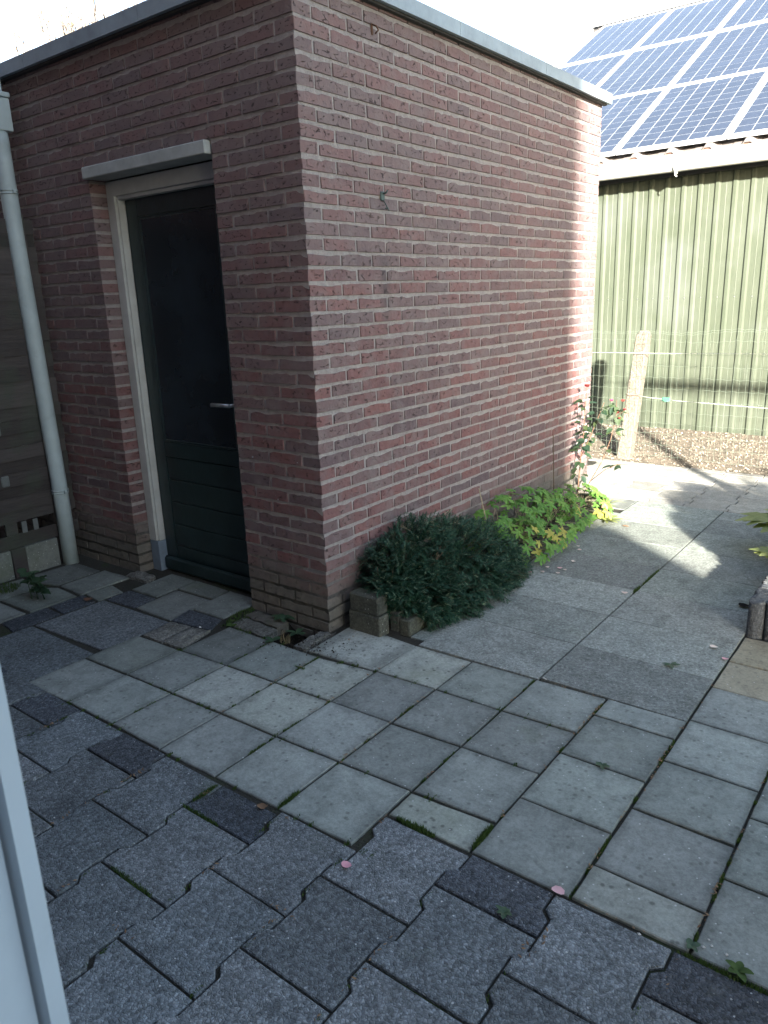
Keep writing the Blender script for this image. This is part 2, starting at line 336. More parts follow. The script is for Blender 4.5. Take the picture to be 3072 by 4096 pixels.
# ------------------------------------------------------------------ mesh helpers
class MB:
    def __init__(s): s.v = []; s.f = []; s.sm = []
    def add(s, vs, fs, smooth=False):
        o = len(s.v); s.v += [tuple(v) for v in vs]; s.f += [tuple(i+o for i in f) for f in fs]; s.sm += [smooth]*len(fs)
        return s
    def box(s, x0, x1, y0, y1, z0, z1, c=0.0):
        if c <= 0:
            vs = [(x, y, z) for z in (z0, z1) for y in (y0, y1) for x in (x0, x1)]
            fs = [(0, 2, 3, 1), (4, 5, 7, 6), (0, 1, 5, 4), (2, 6, 7, 3), (0, 4, 6, 2), (1, 3, 7, 5)]
            return s.add(vs, fs)
        bm = bmesh.new(); bmesh.ops.create_cube(bm, size=1)
        for v in bm.verts: v.co = Vector(((x0+x1)/2+v.co.x*(x1-x0), (y0+y1)/2+v.co.y*(y1-y0), (z0+z1)/2+v.co.z*(z1-z0)))
        bmesh.ops.bevel(bm, geom=bm.edges[:], offset=c, segments=1, affect='EDGES')
        bm.verts.index_update(); s.add([v.co[:] for v in bm.verts], [[v.index for v in f.verts] for f in bm.faces]); bm.free(); return s
    def tube(s, pts, rads, seg=8, caps=True, smooth=True):
        pts = [Vector(p) for p in pts]
        if not isinstance(rads, (list, tuple)): rads = [rads]*len(pts)
        vs = []; a = None
        for i, p in enumerate(pts):
            d = (pts[min(i+1, len(pts)-1)]-pts[max(i-1, 0)]).normalized()
            if a is None: a = d.orthogonal().normalized()
            else: a = (a-d*a.dot(d)).normalized()
            b = d.cross(a)
            for k in range(seg):
                t = 2*math.pi*k/seg; vs.append(p+(a*math.cos(t)+b*math.sin(t))*rads[i])
        fs = [(i*seg+k, i*seg+(k+1) % seg, (i+1)*seg+(k+1) % seg, (i+1)*seg+k) for i in range(len(pts)-1) for k in range(seg)]
        s.add(vs, fs, smooth)
        if caps: s.f += [tuple(len(s.v)-len(vs)+k for k in reversed(range(seg))), tuple(len(s.v)-seg+k for k in range(seg))]; s.sm += [False, False]
        return s
    def prism(s, poly, z0, z1, c=0.0, ztilt=None):
        """vertical prism over a ccw polygon, upper edge chamfered by c"""
        n = len(poly); P = [Vector((x, y)) for x, y in poly]
        zt = ztilt or (lambda x, y: 0)
        ins = inset(poly, c) if c > 0 else poly
        vs = [(x, y, z0) for x, y in poly]+[(x, y, z1-c+zt(x, y)) for x, y in poly]
        fs = [(i, (i+1) % n, n+(i+1) % n, n+i) for i in range(n)]
        top = n
        if c > 0:
            vs += [(x, y, z1+zt(x, y)) for x, y in ins]; top = 2*n
            fs += [(n+i, n+(i+1) % n, 2*n+(i+1) % n, 2*n+i) for i in range(n)]
        fs.append(tuple(top+i for i in range(n)))
        return s.add(vs, fs)
    def mesh(s, name, mat, origin=(0, 0, 0)):
        me = bpy.data.meshes.new(name); o = Vector(origin)
        me.from_pydata([tuple(Vector(v)-o) for v in s.v], [], s.f); me.materials.append(mat)
        me.polygons.foreach_set('use_smooth', s.sm); me.update(); return me
    def build(s, name, mat, parent=None, origin=None, **kw):
        if origin is None and parent is None:
            a = np.array(s.v); origin = ((a[:, 0].min()+a[:, 0].max())/2, (a[:, 1].min()+a[:, 1].max())/2, a[:, 2].min())
        o = bpy.data.objects.new(name, s.mesh(name, mat, origin or (0, 0, 0))); C.objects.link(o)
        o.location = origin or (0, 0, 0)
        if parent:
            o.parent = parent; o.matrix_parent_inverse = Matrix.Translation(-parent.location)
        tag(o, **kw); return o

def inset(poly, d):
    n = len(poly); out = []
    for i in range(n):
        p0 = Vector(poly[i-1]); p = Vector(poly[i]); p1 = Vector(poly[(i+1) % n])
        e0 = (p-p0).normalized(); e1 = (p1-p).normalized()
        n0 = Vector((-e0.y, e0.x)); n1 = Vector((-e1.y, e1.x))
        b = (n0+n1); q = max(0.3, 1+n0.dot(n1)); out.append(tuple(p+b*(d/q)))
    return out

def tag(o, label=None, cat=None, group=None, kind=None):
    if label: o['label'] = label
    if cat: o['category'] = cat
    if group: o['group'] = group
    if kind: o['kind'] = kind
    return o
def empty(name, loc=(0, 0, 0), **kw):
    o = bpy.data.objects.new(name, None); o.empty_display_size = 0.1; C.objects.link(o); o.location = loc
    tag(o, **kw); return o
def inst(me, name, loc, rot=(0, 0, 0), scale=(1, 1, 1), parent=None, **kw):
    """place shared mesh data at a WORLD transform, optionally under an unrotated Empty"""
    o = bpy.data.objects.new(name, me); C.objects.link(o)
    o.location = loc; o.rotation_euler = rot; o.scale = scale
    if parent:
        o.parent = parent; o.matrix_parent_inverse = Matrix.Translation(-parent.location)
    tag(o, **kw); return o
U = random.uniform
def project(P):
    d = Vector(P)-CAM; z = d.dot(fw)
    return (1536+3010.5*d.dot(rt)/z, 2048-3010.5*d.dot(up)/z, z)

# ================================================================== GROUND
def ground_z(x, y):
    z = -0.009
    if y > 4.2: z = -0.014+min(1, (y-4.2)/1.1)*0.15+0.012*noise.noise(Vector((x*5, y*5, 0)))
    d = math.hypot((x+0.11)/0.19, (y+0.10)/0.16)
    if d < 1.2: z -= 0.075*max(0, min(1, (1.2-d)/0.5))
    if x < 0.32 and 0.16 < y < 2.62 and x > 0.0: z = 0.06
    if 1.68 < x < 3.6 and 1.07 < y < 3.35: z = 0.12
    return z
xs = sorted(set([-300, -120, -40, -14, -6, -3.5]+[round(-2.6+0.05*i, 3) for i in range(126)]+[4.2, 6, 12, 40, 120, 300]))
ys = sorted(set([-300, -120, -40, -14, -6]+[round(-2.8+0.05*i, 3) for i in range(172)]+[6.5, 8, 14, 40, 120, 300]))
g = MB()
g.add([(x, y, ground_z(x, y)) for y in ys for x in xs],
      [(j*len(xs)+i, j*len(xs)+i+1, (j+1)*len(xs)+i+1, (j+1)*len(xs)+i) for j in range(len(ys)-1) for i in range(len(xs)-1)], True)
g.build('ground', M_soil, origin=(0, 0, 0), kind='structure')

# ------------------------------------------------------------------ paving
pav = empty('pavement', (0, 0, 0), kind='structure')
def paver(poly, mat, name='paving_tile', gap=0.003, z=None, c=0.003, rough=None, slab=False):
    if rough is None: rough = .0011 if name != 'paving_slab' else .0006
    if name == 'paving_tile' and gap == .003: gap = .0042
    if name == 'interlocking_paver': rough = 0
    cx = sum(p[0] for p in poly)/len(poly); cy = sum(p[1] for p in poly)/len(poly)
    P = inset(poly, gap)
    if rough:
        Q = []
        for i in range(len(P)):
            a = Vector(P[i]); b = Vector(P[(i+1) % len(P)])
            for t in (0, 0.2, 0.4, 0.6, 0.8): q = a.lerp(b, t); Q.append((q.x+U(-rough, rough), q.y+U(-rough, rough)))
        P = Q
    z = U(-0.002, 0.002) if z is None else z
    tx, ty = (U(-0.008, 0.008), U(-0.008, 0.008)) if not name == 'paving_slab' else (0, 0)
    mb = MB().prism(P, z-0.05, z, c, lambda x, y: tx*(x-cx)+ty*(y-cy))
    return mb.build(name, mat, pav, (cx, cy, 0))
def rect(x0, x1, y0, y1, dy0=0.0, dy1=0.0): return [(x0, y0), (x1, y0+dy0), (x1, y1+dy1), (x0, y1)]
def L(xs_, ys_): return lambda x: float(np.interp(x, xs_, ys_))
L1 = L([-.45, .146, .434, .731, 1.028, 1.332], [-.235, -.236, -.196, -.182, -.178, -.160])
L2 = L([-.75, -.441, -.144, .137, .432, .729, 1.026, 1.332], [-.551, -.542, -.522, -.511, -.493, -.483, -.469, -.454])
L3 = L([-.766, -.45, -.153, .14, .44, .734, 1.034, 1.326], [-.838, -.823, -.814, -.803, -.794, -.783, -.770, -.748])
L4 = L([-.889, -.459, -.173, .138, .439, .744, 1.055], [-1.125, -1.102, -1.095, -1.096, -1.088, -1.082, -1.076])
L0 = L([.44, 1.33], [.100, .127])
X = [-.755, -.45, -.15, .142, .437, .732, 1.031, 1.33, 1.632, 1.937, 2.24, 2.545, 2.85, 3.15]
def between(i, la, lb, mat, g_=0.003):
    x0, x1 = X[i], X[i+1]
    paver([(x0, la(x0)), (x1, la(x1)), (x1, lb(x1)), (x0, lb(x0))], mat, gap=g_)
mats23 = [M_dim, M_tile, M_pale, M_pale, M_tile, M_tile]
for i in range(1, 7): between(i, L2, L1, [M_dim, M_dim, M_tile, M_pale, M_tile, M_tile, M_tile][i] if i != 3 else M_pale)
for i in range(0, 7): between(i, L3, L2, [M_dim, M_tile, M_pale, M_pale, M_tile, M_tile, M_tile][i])
for i in range(0, 6): between(i, L4, L3, [M_tile, M_tile, M_tile, M_tile, M_tile, M_tile][i])
for i in range(4, 7): between(i, L1, L0, [0, 0, 0, 0, M_pale, M_tile, M_tile][i])
paver([(.055, -.215), (.437, -.196), (.441, .10), (.045, .13)], M_pale, 'paving_slab')
paver([(1.036, -.905), (1.33, -.903), (1.33, -.752), (1.034, -.776)], M_pale)
for a, b in ((-.008, .135), (-.305, -.008), (-.60, -.305), (-.90, -.60)): paver(rect(1.33, 1.632, a, b), M_tile)
for a, b, m in ((.705, .99, M_yellow), (.445, .705, M_yellow), (.15, .445, M_tile), (-.15, .15, M_tile), (-.449, -.15, M_tile), (-.747, -.449, M_tile), (-.895, -.747, M_pale)):
    paver(rect(1.634, 1.937, a, b), m)
for i in range(9, 12):
    off = 0 if i % 2 else .15
    b = -.895
    cuts = [-.895, -.595, -.297, 0, .3, .6, .99] if i % 2 else [-.895, -.747, -.449, -.15, .15, .445, .705, .99]
    if i == 9: cuts = [-.895, -.595, -.297, 0, .297, .6, .99]
    for a, b in zip(cuts, cuts[1:]): paver(rect(X[i], X[i+1], a, b), M_tile)
for a, b in ((.16, .60), (.603, 1.0), (1.003, 1.4), (1.403, 1.8), (1.803, 2.2), (2.203, 2.61)): paver(rect(.364, .445, a, b), M_slab, 'paving_tile', .0015, z=.001)
# washed gravel slabs
ly = [.105, .50, .878, 1.262, 1.656, 2.055, 2.45, 2.84, 3.0]
for a, b in zip(ly, ly[1:]): paver(rect(.447, 1.040, a, b, .012 if a < .2 else 0), M_slab, 'paving_slab', 0.0016, z=0.003+U(-.0004, .0004), c=.0012)
ry = [.13, .50, .878, 1.265, 1.65, 2.05, 2.45, 2.777, 3.0]
for a, b in zip(ry, ry[1:]): paver(rect(1.046, 1.630, a, b), M_slab, 'paving_slab', 0.0016, z=0.003+U(-.0004, .0004), c=.0012)
paver(rect(-1.315, -.757, -1.135, -.785), M_beh, 'paving_slab')
paver([(-1.312, -.775), (-.76, -.745), (-.742, -.365), (-1.307, -.380)], M_beh, 'paving_slab')
# odd pieces before the door
for pl, m, nm in (
    ([(-1.31, -.372), (-1.065, -.355), (-1.075, -.205), (-1.315, -.212)], M_dark, 'paving_tile'),
    ([(-1.06, -.35), (-.765, -.357), (-.785, -.055), (-1.085, -.065)], M_dim, 'paving_tile'),
    ([(-1.315, -.205), (-1.09, -.2), (-1.10, .088), (-1.33, .088)], M_dim, 'paving_tile'),
    ([(-1.095, -.055), (-.80, -.045), (-.82, .088), (-1.10, .088)], M_dim, 'paving_tile'),
    ([(-.76, -.352), (-.495, -.322), (-.55, -.198), (-.80, -.205)], M_dark, 'paving_tile'),
    ([(-.80, -.195), (-.555, -.19), (-.552, .088), (-.815, .088)], M_dim, 'paving_tile'),
    ([(-1.335, -.88), (-1.325, -.62), (-1.48, -.61), (-1.49, -.86)], M_dark, 'paving_tile'),
    ([(-1.325, -.61), (-1.32, -.42), (-1.475, -.40), (-1.48, -.60)], M_dark, 'paving_tile'),
    ([(-1.32, -.41), (-1.32, -.25), (-1.47, -.22), (-1.475, -.39)], M_dim, 'paving_tile'),
    ([(-1.485, -.415), (-1.48, -.09), (-1.73, -.10), (-1.72, -.405)], M_dim, 'paving_tile'),
    ([(-1.74, -.40), (-1.745, -.12), (-2.02, -.12), (-2.035, -.44), (-1.86, -.445)], M_dim, 'paving_tile'),
    ([(-1.49, -.70), (-1.485, -.43), (-1.70, -.42), (-1.78, -.47), (-1.79, -.71)], M_dim, 'paving_tile'),
    ([(-1.80, -.71), (-1.80, -.50), (-1.90, -.455), (-2.035, -.455), (-2.035, -.70)], M_dim, 'paving_tile'),
    ([(-1.50, -1.0), (-1.49, -.72), (-1.80, -.72), (-1.80, -1.0)], M_dim, 'paving_tile'),
    ([(-1.81, -1.0), (-1.81, -.71), (-2.035, -.71), (-2.035, -1.0)], M_dim, 'paving_tile')):
    paver(pl, m, nm, 0.004, rough=0.002)
# rough bricks let into the paving
def rubble(pl, mat, h=0.008, amp=0.007):
    P = inset(pl, 0.003); n = 7; bm = MB(); vs = []
    a, b, c, d = [Vector(p) for p in P]
    for j in range(n+1):
        for i in range(n+1):
            u, v = i/n, j/n; q = a.lerp(b, u).lerp(d.lerp(c, u), v)
            e = 0 if 0 < i < n and 0 < j < n else 1
            vs.append((q.x+U(-.004, .004)*e, q.y+U(-.004, .004)*e, h-0.006*e+amp*noise.noise(Vector((q.x*40, q.y*40, 3)))))
    k = n+1
    fs = [(j*k+i, j*k+i+1, (j+1)*k+i+1, (j+1)*k+i) for j in range(n) for i in range(n)]
    ring = [i for i in range(n)]+[j*k+n for j in range(n)]+[n*k+i for i in range(n, 0, -1)]+[j*k for j in range(n, 0, -1)]
    o = len(vs); vs += [(vs[i][0], vs[i][1], -0.05) for i in ring]; m = len(ring)
    fs += [(ring[(i+1) % m], ring[i], o+i, o+(i+1) % m) for i in range(m)]
    bm.add(vs, fs, False); cx = sum(p[0] for p in pl)/4; cy = sum(p[1] for p in pl)/4
    return bm.build('paving_brick', mat, pav, (cx, cy, 0))
rubble([(-.735, -.54), (-.59, -.535), (-.61, -.342), (-.745, -.362)], M_rough)
rubble([(-.583, -.535), (-.45, -.53), (-.485, -.322), (-.603, -.342)], M_rough)
rubble([(-.50, -.105), (-.24, -.115), (-.24, -.03), (-.49, -.02)], M_brick_old, 0.004, 0.003)
rubble([(-.47, -.225), (-.21, -.225), (-.22, -.125), (-.48, -.115)], M_rough, 0.004, 0.004)
rubble([(-.035, -.225), (.045, -.22), (.035, -.02), (-.03, -.035)], M_rough, 0.008, 0.012)
rubble([(-1.52, -.10), (-1.32, -.10), (-1.34, -.01), (-1.52, -.01)], M_rough, 0.016, 0.01)
# interlocking pavers with kinked sides
XB = [-2.02, -1.74, -1.46, -1.18, -.90, -.62, -.345, -.068, .207, .487, .767, 1.047, 1.326, 1.608, 1.890, 2.17, 2.45, 2.73]
def inter(i, ya, yb, ytop, ph, mat=None, mir=0):
    """column i, from ya (near) to yb (far); ph = y of a full-tile joint in this column (period .297)"""
    x0, x1 = XB[i], XB[i+1]; k = 0.013; P = 0.297
    def side(x, sgn, y): # wide near joints, narrow in the middle
        t = ((y-ph) % P)/P
        if t < 0.22 or t > 0.78: return x+sgn*k
        if t < 0.30: return x+sgn*k*(1-2*(t-0.22)/0.08)
        if t > 0.70: return x+sgn*k*(1-2*(0.78-t)/0.08)
        return x-sgn*k
    kn = []
    y = ph-P*20
    marks = []
    for n in range(60):
        for t in (0.22, 0.30, 0.70, 0.78): marks.append(ph+P*(n-30+t))
    mid = [m for m in sorted(marks) if ya+0.006 < m < yb-0.006]
    yy = [ya]+mid+[yb]
    right = [(side(x1, 1, q), q) for q in yy]; left = [(side(x0, -1, q), q) for q in reversed(yy)]
    paver(right[::1] + left, mat or M_beh, 'interlocking_paver', 0.0035, c=0.003)
for i in range(len(XB)-1):
    xc = (XB[i]+XB[i+1])/2
    if XB[i] >= 1.3: top = -.903
    elif XB[i] >= 1.04: top = -.912
    elif XB[i] >= .76: top = -1.082
    else: top = -1.10
    ph = {0: -1.398, 1: -1.246}[i % 2]     # joints at ph - n*.297
    if XB[i] >= .76: ph = -1.383+.005 if i % 2 == 0 else -1.217
    if XB[i] >= 1.3: ph = -1.36 if i % 2 == 0 else -1.20
    cuts = []; y = ph
    while y < top-0.06: y += .297
    y -= .297
    ycur = top
    while ycur > -2.55:
        if y < -1.0 and XB[i] < -1.0 and False: pass
        half = (ycur-y) < 0.2
        inter(i, y, ycur, top, ph, M_dark if (half and ycur == top) else None)
        ycur = y; y -= .297
for i in range(4):      # left strip beside the fence
    if i < 3: inter(i, -1.10+0.0, -1.01, 0, -1.10, M_dim)
# far field beyond the slabs
for i in range(5, len(XB)-1):
    if XB[i] < -.4: continue
    ph = 3.005 if i % 2 == 0 else 3.153
    y = 3.006; nx = ph+.297 if i % 2 == 0 else ph
    while y < 4.15:
        inter(i, y, min(nx, 4.17), 0, ph, M_far); y = nx; nx += .297
for k in range(12):     # straight border course at the soil
    paver(rect(-.45+.30*k, -.15+.30*k, 4.175, 4.26), M_far)
# narrow strip behind the shed's garden bed, x 0..0.44 beyond y 2.75
for a, b in ((2.72, 3.0),): paver(rect(.0, .44, a, b), M_tile)

# moss and small weeds in joints
def tuft(x, y, rx, ry, n, h, ang=0.0, mat=None):
    mb = MB(); h *= .7
    for _ in range(n):
        t = random.random()*6.283; rr = math.sqrt(random.random())
        dx, dy = rr*math.cos(t)*rx, rr*math.sin(t)*ry
        px, py = x+dx*math.cos(ang)-dy*math.sin(ang), y+dx*math.sin(ang)+dy*math.cos(ang)
        hh = h*U(.5, 1); a = U(0, 6.283); w_ = U(.0012, .003); l = hh*U(.2, .8)
        ca, sa = math.cos(a), math.sin(a)
        mb.add([(px-sa*w_, py+ca*w_, -.006), (px+sa*w_, py-ca*w_, -.006), (px+ca*l, py+sa*l, hh)], [(0, 1, 2)])
    return mb
def moss(x, y, rx, ry, n, h, ang, label):
    tuft(x, y, rx, ry, n, h, ang).build('moss', M_moss, label=label, cat='moss', kind='stuff')
moss(.735, -1.03, .006, .05, 300, .018, 0, 'bright green moss in the joint between two square tiles left of centre')
moss(.55, -1.245, .09, .008, 200, .012, 0, 'thin dark moss in a joint beside the dark half paver')
moss(.485, -1.17, .008, .05, 350, .016, 0, 'green moss joining two interlocking pavers by a charcoal paver')
moss(1.14, -.905, .07, .010, 420, .018, 0, 'mossy tuft along the lower edge of the pale half tile')
moss(1.33, -.83, .008, .06, 450, .022, 0, 'tall green moss in the joint right of the pale half tile')
moss(2.05, -.905, .14, .008, 420, .014, 0, 'mossy joint running off at the lower right of the patio')
moss(.62, -1.54, .10, .007, 260, .012, 0, 'narrow green moss line low on the left of the patio')
moss(1.043, 1.27, .006, .05, 260, .028, 0, 'small moss tuft in the long seam between washed gravel slabs')
moss(1.043, 1.48, .005, .14, 420, .022, 0, 'dark tufts of moss along the long slab seam beyond the petal')
moss(-.50, -.12, .05, .12, 500, .010, .3, 'flat green moss film beside the shed corner bricks')
moss(-1.95, -.62, .09, .09, 500, .04, 0, 'shaggy green moss clump at the foot of the woven fence')
moss(.143, -.36, .03, .006, 60, .02, 0, 'sparse seedling tuft between pale tiles in front of the shed corner')

# ================================================================== BRICK SHED
shed = empty('brick_shed', (-1.5, 1.5, 0), label='red brick garden shed with flat roof and dark green door in the centre', cat='shed')
CO = 0.0625; Z0 = 0.05
def brick_mesh(Ln, seed, back=0.1, H=0.0505):
    """hand-moulded brick: ragged front outline, small arris, straight sides"""
    rs = random.Random(seed); mb = MB(); n = 7 if Ln > .15 else 4
    out = []
    for i in range(n+1):
        x = Ln*i/n
        if i in (0, n): x += (1 if i == 0 else -1)*rs.uniform(.0004, .0018)
        out.append((x, rs.uniform(0, .0009)))
    drop = rs.uniform(.001, .004)
    top = []
    for i in range(n, -1, -1):
        x = Ln*i/n+rs.uniform(-.006, .006)*(0 < i < n)
        drop = max(.0004, min(.011, drop+rs.gauss(0, .0034)+(.0032-drop)*.3))
        if i in (0, n): x = Ln*i/n+(1 if i == 0 else -1)*rs.uniform(.0006, .003)
        top.append((x, H-drop-(.0022*rs.random() if i in (0, n) else 0)))
    out += top; m = len(out)
    lean = rs.uniform(-.0008, .0008)
    def clx(x): return min(max(x, 0), Ln)
    front = inset(out, .0011)
    vs = [(x, -.0004-.0026*(1-z/H)+rs.uniform(-.0007, .0004)+lean*(z/H), z) for x, z in front]
    vs += [(x, .0009, z) for x, z in out]
    vs += [(clx(x-(.0016 if x < .01 else 0)+(.0016 if x > Ln-.01 else 0)), back, z) for x, z in out]
    k = (m)//2
    fs = []
    for a in range(k-1):           # strip between lower and upper edge
        fs.append((a, a+1, m-2-a, m-1-a))
    fs += [(i, m+i, m+(i+1) % m, (i+1) % m) for i in range(m)]
    fs += [(m+i, 2*m+i, 2*m+(i+1) % m, m+(i+1) % m) for i in range(m)]
    mb.add(vs, fs, False); return mb
fullM = [brick_mesh(.21, s) for s in range(14)]
headM = [brick_mesh(.10, 100+s) for s in range(8)]
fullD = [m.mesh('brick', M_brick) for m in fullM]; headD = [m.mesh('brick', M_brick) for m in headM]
bricks = []   # (score, kind, loc, rot, length)
def put_brick(x, y, z, rot, Ln):
    cx, cy = (x+Ln/2*math.cos(rot), y+Ln/2*math.sin(rot))
    px, py, d = project((cx, cy, z+.025))
    vis = 0 < px < 3072 and 0 < py < 4096
    if rot == 0: ang = abs((CAM.y-cy))/d
    else: ang = abs(CAM.x-cx)/d
    s = (1 if vis else .05)*Ln*ang/d**2
    if rot > 1 and z < .3 and .1 < cy < 2.2: s *= .1
    bricks.append((s, Ln, (x, y, z), rot))
for k in range(-2, 44):
    z = Z0+k*CO+U(-.001, .001); odd = k % 2 == 1
    # long wall (plane x=0), runs +Y
    y = 0 if not odd else .11
    end = 3.07
    while y < end-.04:
        Ln = .21 if y+.21 < end+.005 else .10
        if y+Ln > end+.02: break
        put_brick(0, y+U(-.002, .002) if y > 0 else 0, z+U(-.0012, .0012), math.pi/2, Ln); y += Ln+.01
    # door wall (plane y=0), runs -X
    x = -.10 if not odd else -.21
    segs = []
    if odd: segs.append((-.21, .21))
    p = -.11 if not odd else -.22
    while p > -3.0:
        segs.append((p-.21, .21)); p -= .22
    for xa, Ln in segs:
        lo, hi = xa, xa+Ln
        OL, OR = -1.511, -.546
        if k <= 34 and lo < OR-.005:
            if hi > OR+.06: put_brick(OR+.004, 0, z, 0, .21 if hi-OR > .15 else .10)
            continue
        put_brick(lo, U(-.0008, .0008) if lo < -.25 else 0, z+U(-.0012, .0012), 0, Ln)
    if k <= 34:
        p = OL; Ln = .21 if odd else .10
        while p > -2.95:
            put_brick(p-Ln, 0, z, 0, Ln); p -= Ln+.01; Ln = .21
bricks.sort(key=lambda b: -b[0])
for n, (s, Ln, loc, rot) in enumerate(bricks[:298]):
    D = fullD if Ln > .15 else headD
    me = random.choice(D)
    base = .21 if Ln > .15 else .10
    off = U(-.0022, .0012) if min(abs(loc[0]), abs(loc[1])) >= 0 and not (loc[0] == 0 and loc[1] == 0) and abs(loc[0]+Ln) > .02 else 0
    lc = (loc[0]+(-off if rot > 1 else 0), loc[1]+(off if rot < 1 else 0), loc[2])
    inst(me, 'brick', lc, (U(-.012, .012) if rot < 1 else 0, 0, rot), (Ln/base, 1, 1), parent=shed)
rest = MB()
for s, Ln, loc, rot in bricks[298:]:
    src = random.choice(fullM if Ln > .15 else headM); base = .21 if Ln > .15 else .10
    ca, sa = math.cos(rot), math.sin(rot)
    rest.add([(loc[0]+v[0]*Ln/base*ca-v[1]*sa, loc[1]+v[0]*Ln/base*sa+v[1]*ca, loc[2]+v[2]) for v in src.v], src.f, False)
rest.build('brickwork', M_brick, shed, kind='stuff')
# mortar core
mc = MB(); r_ = .0022
mc.box(-.10, -r_, r_, 3.068, -.12, 2.74)           # long wall, from behind corner
mc.box(-.5425, -.1002, r_, .098, -.12, 2.236)
mc.box(-3.0, -1.526, r_, .098, 2.16, 2.236); mc.box(-3.0, -1.515, r_, .098, -.12, 2.1595)
mc.box(-3.0, -.1002, r_, .098, 2.2365, 2.74)
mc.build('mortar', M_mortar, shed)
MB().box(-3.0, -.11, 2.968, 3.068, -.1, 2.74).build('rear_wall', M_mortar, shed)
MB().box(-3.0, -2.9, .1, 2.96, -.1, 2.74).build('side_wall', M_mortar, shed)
MB().box(-3.02, -.02, .02, 3.05, 2.742, 2.79).build('roof', M_roofing, shed)
# roof trim strips
def trim(x0, x1, y0, y1, along):
    m = MB()
    if along == 'x':
        m.box(x0, x1, -.052, -.046, 2.758, 2.822); m.box(x0, x1, -.0455, .06, 2.812, 2.8215); m.box(x0, x1, -.0455, -.030, 2.7585, 2.764)
    else:
        m.box(.046, .052, y0, y1, 2.758, 2.822); m.box(-.06, .0455, y0, y1, 2.812, 2.8215); m.box(.030, .0455, y0, y1, 2.7585, 2.764)
    return m.build('roof_trim', M_trim, shed)
for a, b in ((-3.0, -1.89), (-1.887, -.892), (-.889, .045)): trim(a, b, 0, 0, 'x')
for a, b in ((-.045, 1.14), (1.143, 2.095), (2.098, 3.12)): trim(0, 0, a, b, 'y')
MB().box(-.045, .03, 3.07, 3.12, 2.76, 2.81).build('trim_corner', M_trim, shed)
for a, b, c_, d in ((-3.0, .028, -.028, -.004),): MB().box(a, b, c_, d, 2.7485, 2.80).build('fascia_batten', M_roofing, shed)
MB().box(.004, .028, -.0035, 3.09, 2.7485, 2.80).build('fascia_batten', M_roofing, shed)
# lintel
lt = MB().box(-1.525, -.552, -.03, .10, 2.177, 2.234, .004); lt.build('lintel', M_lintel, shed)
# door frame
fr = MB()
yf = .088
fr.box(-1.508, -1.44, yf, yf+.075, .18, 2.10, .003); fr.box(-1.437, -1.428, yf+.012, yf+.055, .18, 2.092, .002)
fr.box(-.615, -.549, yf, yf+.075, .18, 2.10, .003)
fr.box(-1.508, -.549, yf+.001, yf+.076, 2.096, 2.170, .003); fr.box(-1.43, -.62, yf+.013, yf+.055, 2.078, 2.0955, .002)
fr.build('door_frame', M_frame, shed)
for a, b in ((-1.508, -1.43), (-.62, -.549)):
    MB().box(a, b, yf+.002, yf+.072, -.01, .178, .003).build('frame_foot', M_footb, shed)
# door
yd = .145
dr = MB()
dr.box(-1.43, -.617, yd+.012, yd+.05, .02, 2.078)
dr.box(-1.43, -1.335, yd, yd+.0118, .02, 2.078, .002); dr.box(-.71, -.617, yd, yd+.0118, .02, 2.078, .002)
dr.box(-1.334, -.711, yd, yd+.0118, 1.99, 2.078, .002); dr.box(-1.334, -.711, yd, yd+.0118, .70, .785, .002)
door = dr.build('door', M_door, shed)
pn = MB().box(-1.318, -.727, yd+.006, yd+.0115, .80, 1.975); pn.build('door_panel', M_glass, door)
bd = MB()
for a, b, c_, d in ((-1.334, -1.319, .785, 1.99), (-.726, -.711, .785, 1.99)): bd.box(a, b, yd+.0015, yd+.0113, c_, d, .003)
bd.box(-1.318, -.727, yd+.0015, yd+.0113, 1.976, 1.989, .003); bd.box(-1.318, -.727, yd-.001, yd+.0113, .786, .799, .003)
bd.build('glazing_bead', M_door, door)
for za, zb in ((.565, .697), (.430, .562), (.293, .427), (.160, .290), (.03, .157)):
    MB().box(-1.333, -.712, yd+.003, yd+.0115, za, zb, .004).build('door_board', M_door, door)
hd = MB(); hd.tube([(-.69, yd, 1.03), (-.69, yd-.045, 1.03)], .009, 10); hd.tube([(-.69, yd-.045, 1.03), (-.75, yd-.048, 1.03), (-.83, yd-.046, 1.028)], .0105, 10)
hd.box(-.705, -.675, yd-.006, yd-.0005, .93, 1.12, .002)
hd.build('door_handle', M_alu, door)
MB().tube([(-.69, yd-.0075, .965), (-.69, yd-.0105, .965)], .007, 10).build('keyhole', M_black, door)
MB().box(-1.428, -.62, yd-.03, yd-.0015, .0, .085, .012).build('kick_board', M_door, shed)
MB().box(-1.50, -.555, yf+.08, yd+.10, -.03, .018).build('threshold', M_footb, shed)
MB().box(-1.53, -.53, .30, .31, -.05, 2.2).build('door_recess', M_black, shed)
# wall hooks and screws
h1 = MB(); h1.box(.0, .010, .512, .542, 1.965, 2.005, .004); h1.tube([(.01, .527, 1.995), (.028, .527, 1.997), (.034, .53, 2.008)], .004, 8)
h1.tube([(.012, .527, 1.965), (.03, .52, 1.945), (.035, .535, 1.92), (.02, .55, 1.935), (.028, .515, 1.93)], .0025, 6); h1.build('wall_hook', M_hookg, shed)
h2 = MB(); h2.box(0, .006, .488, .50, 2.635, 2.68, .001); h2.tube([(.005, .494, 2.675), (.02, .505, 2.668), (.03, .505, 2.65), (.018, .497, 2.637)], .0035, 6); h2.build('wall_hook', M_rust, shed)
for xx, zz in ((-.438, .811), (-.136, .812), (-.282, .617)):
    MB().tube([(xx, .004, zz), (xx, -.004, zz)], [.0055, .0048], 8).build('screw', M_alu, shed)

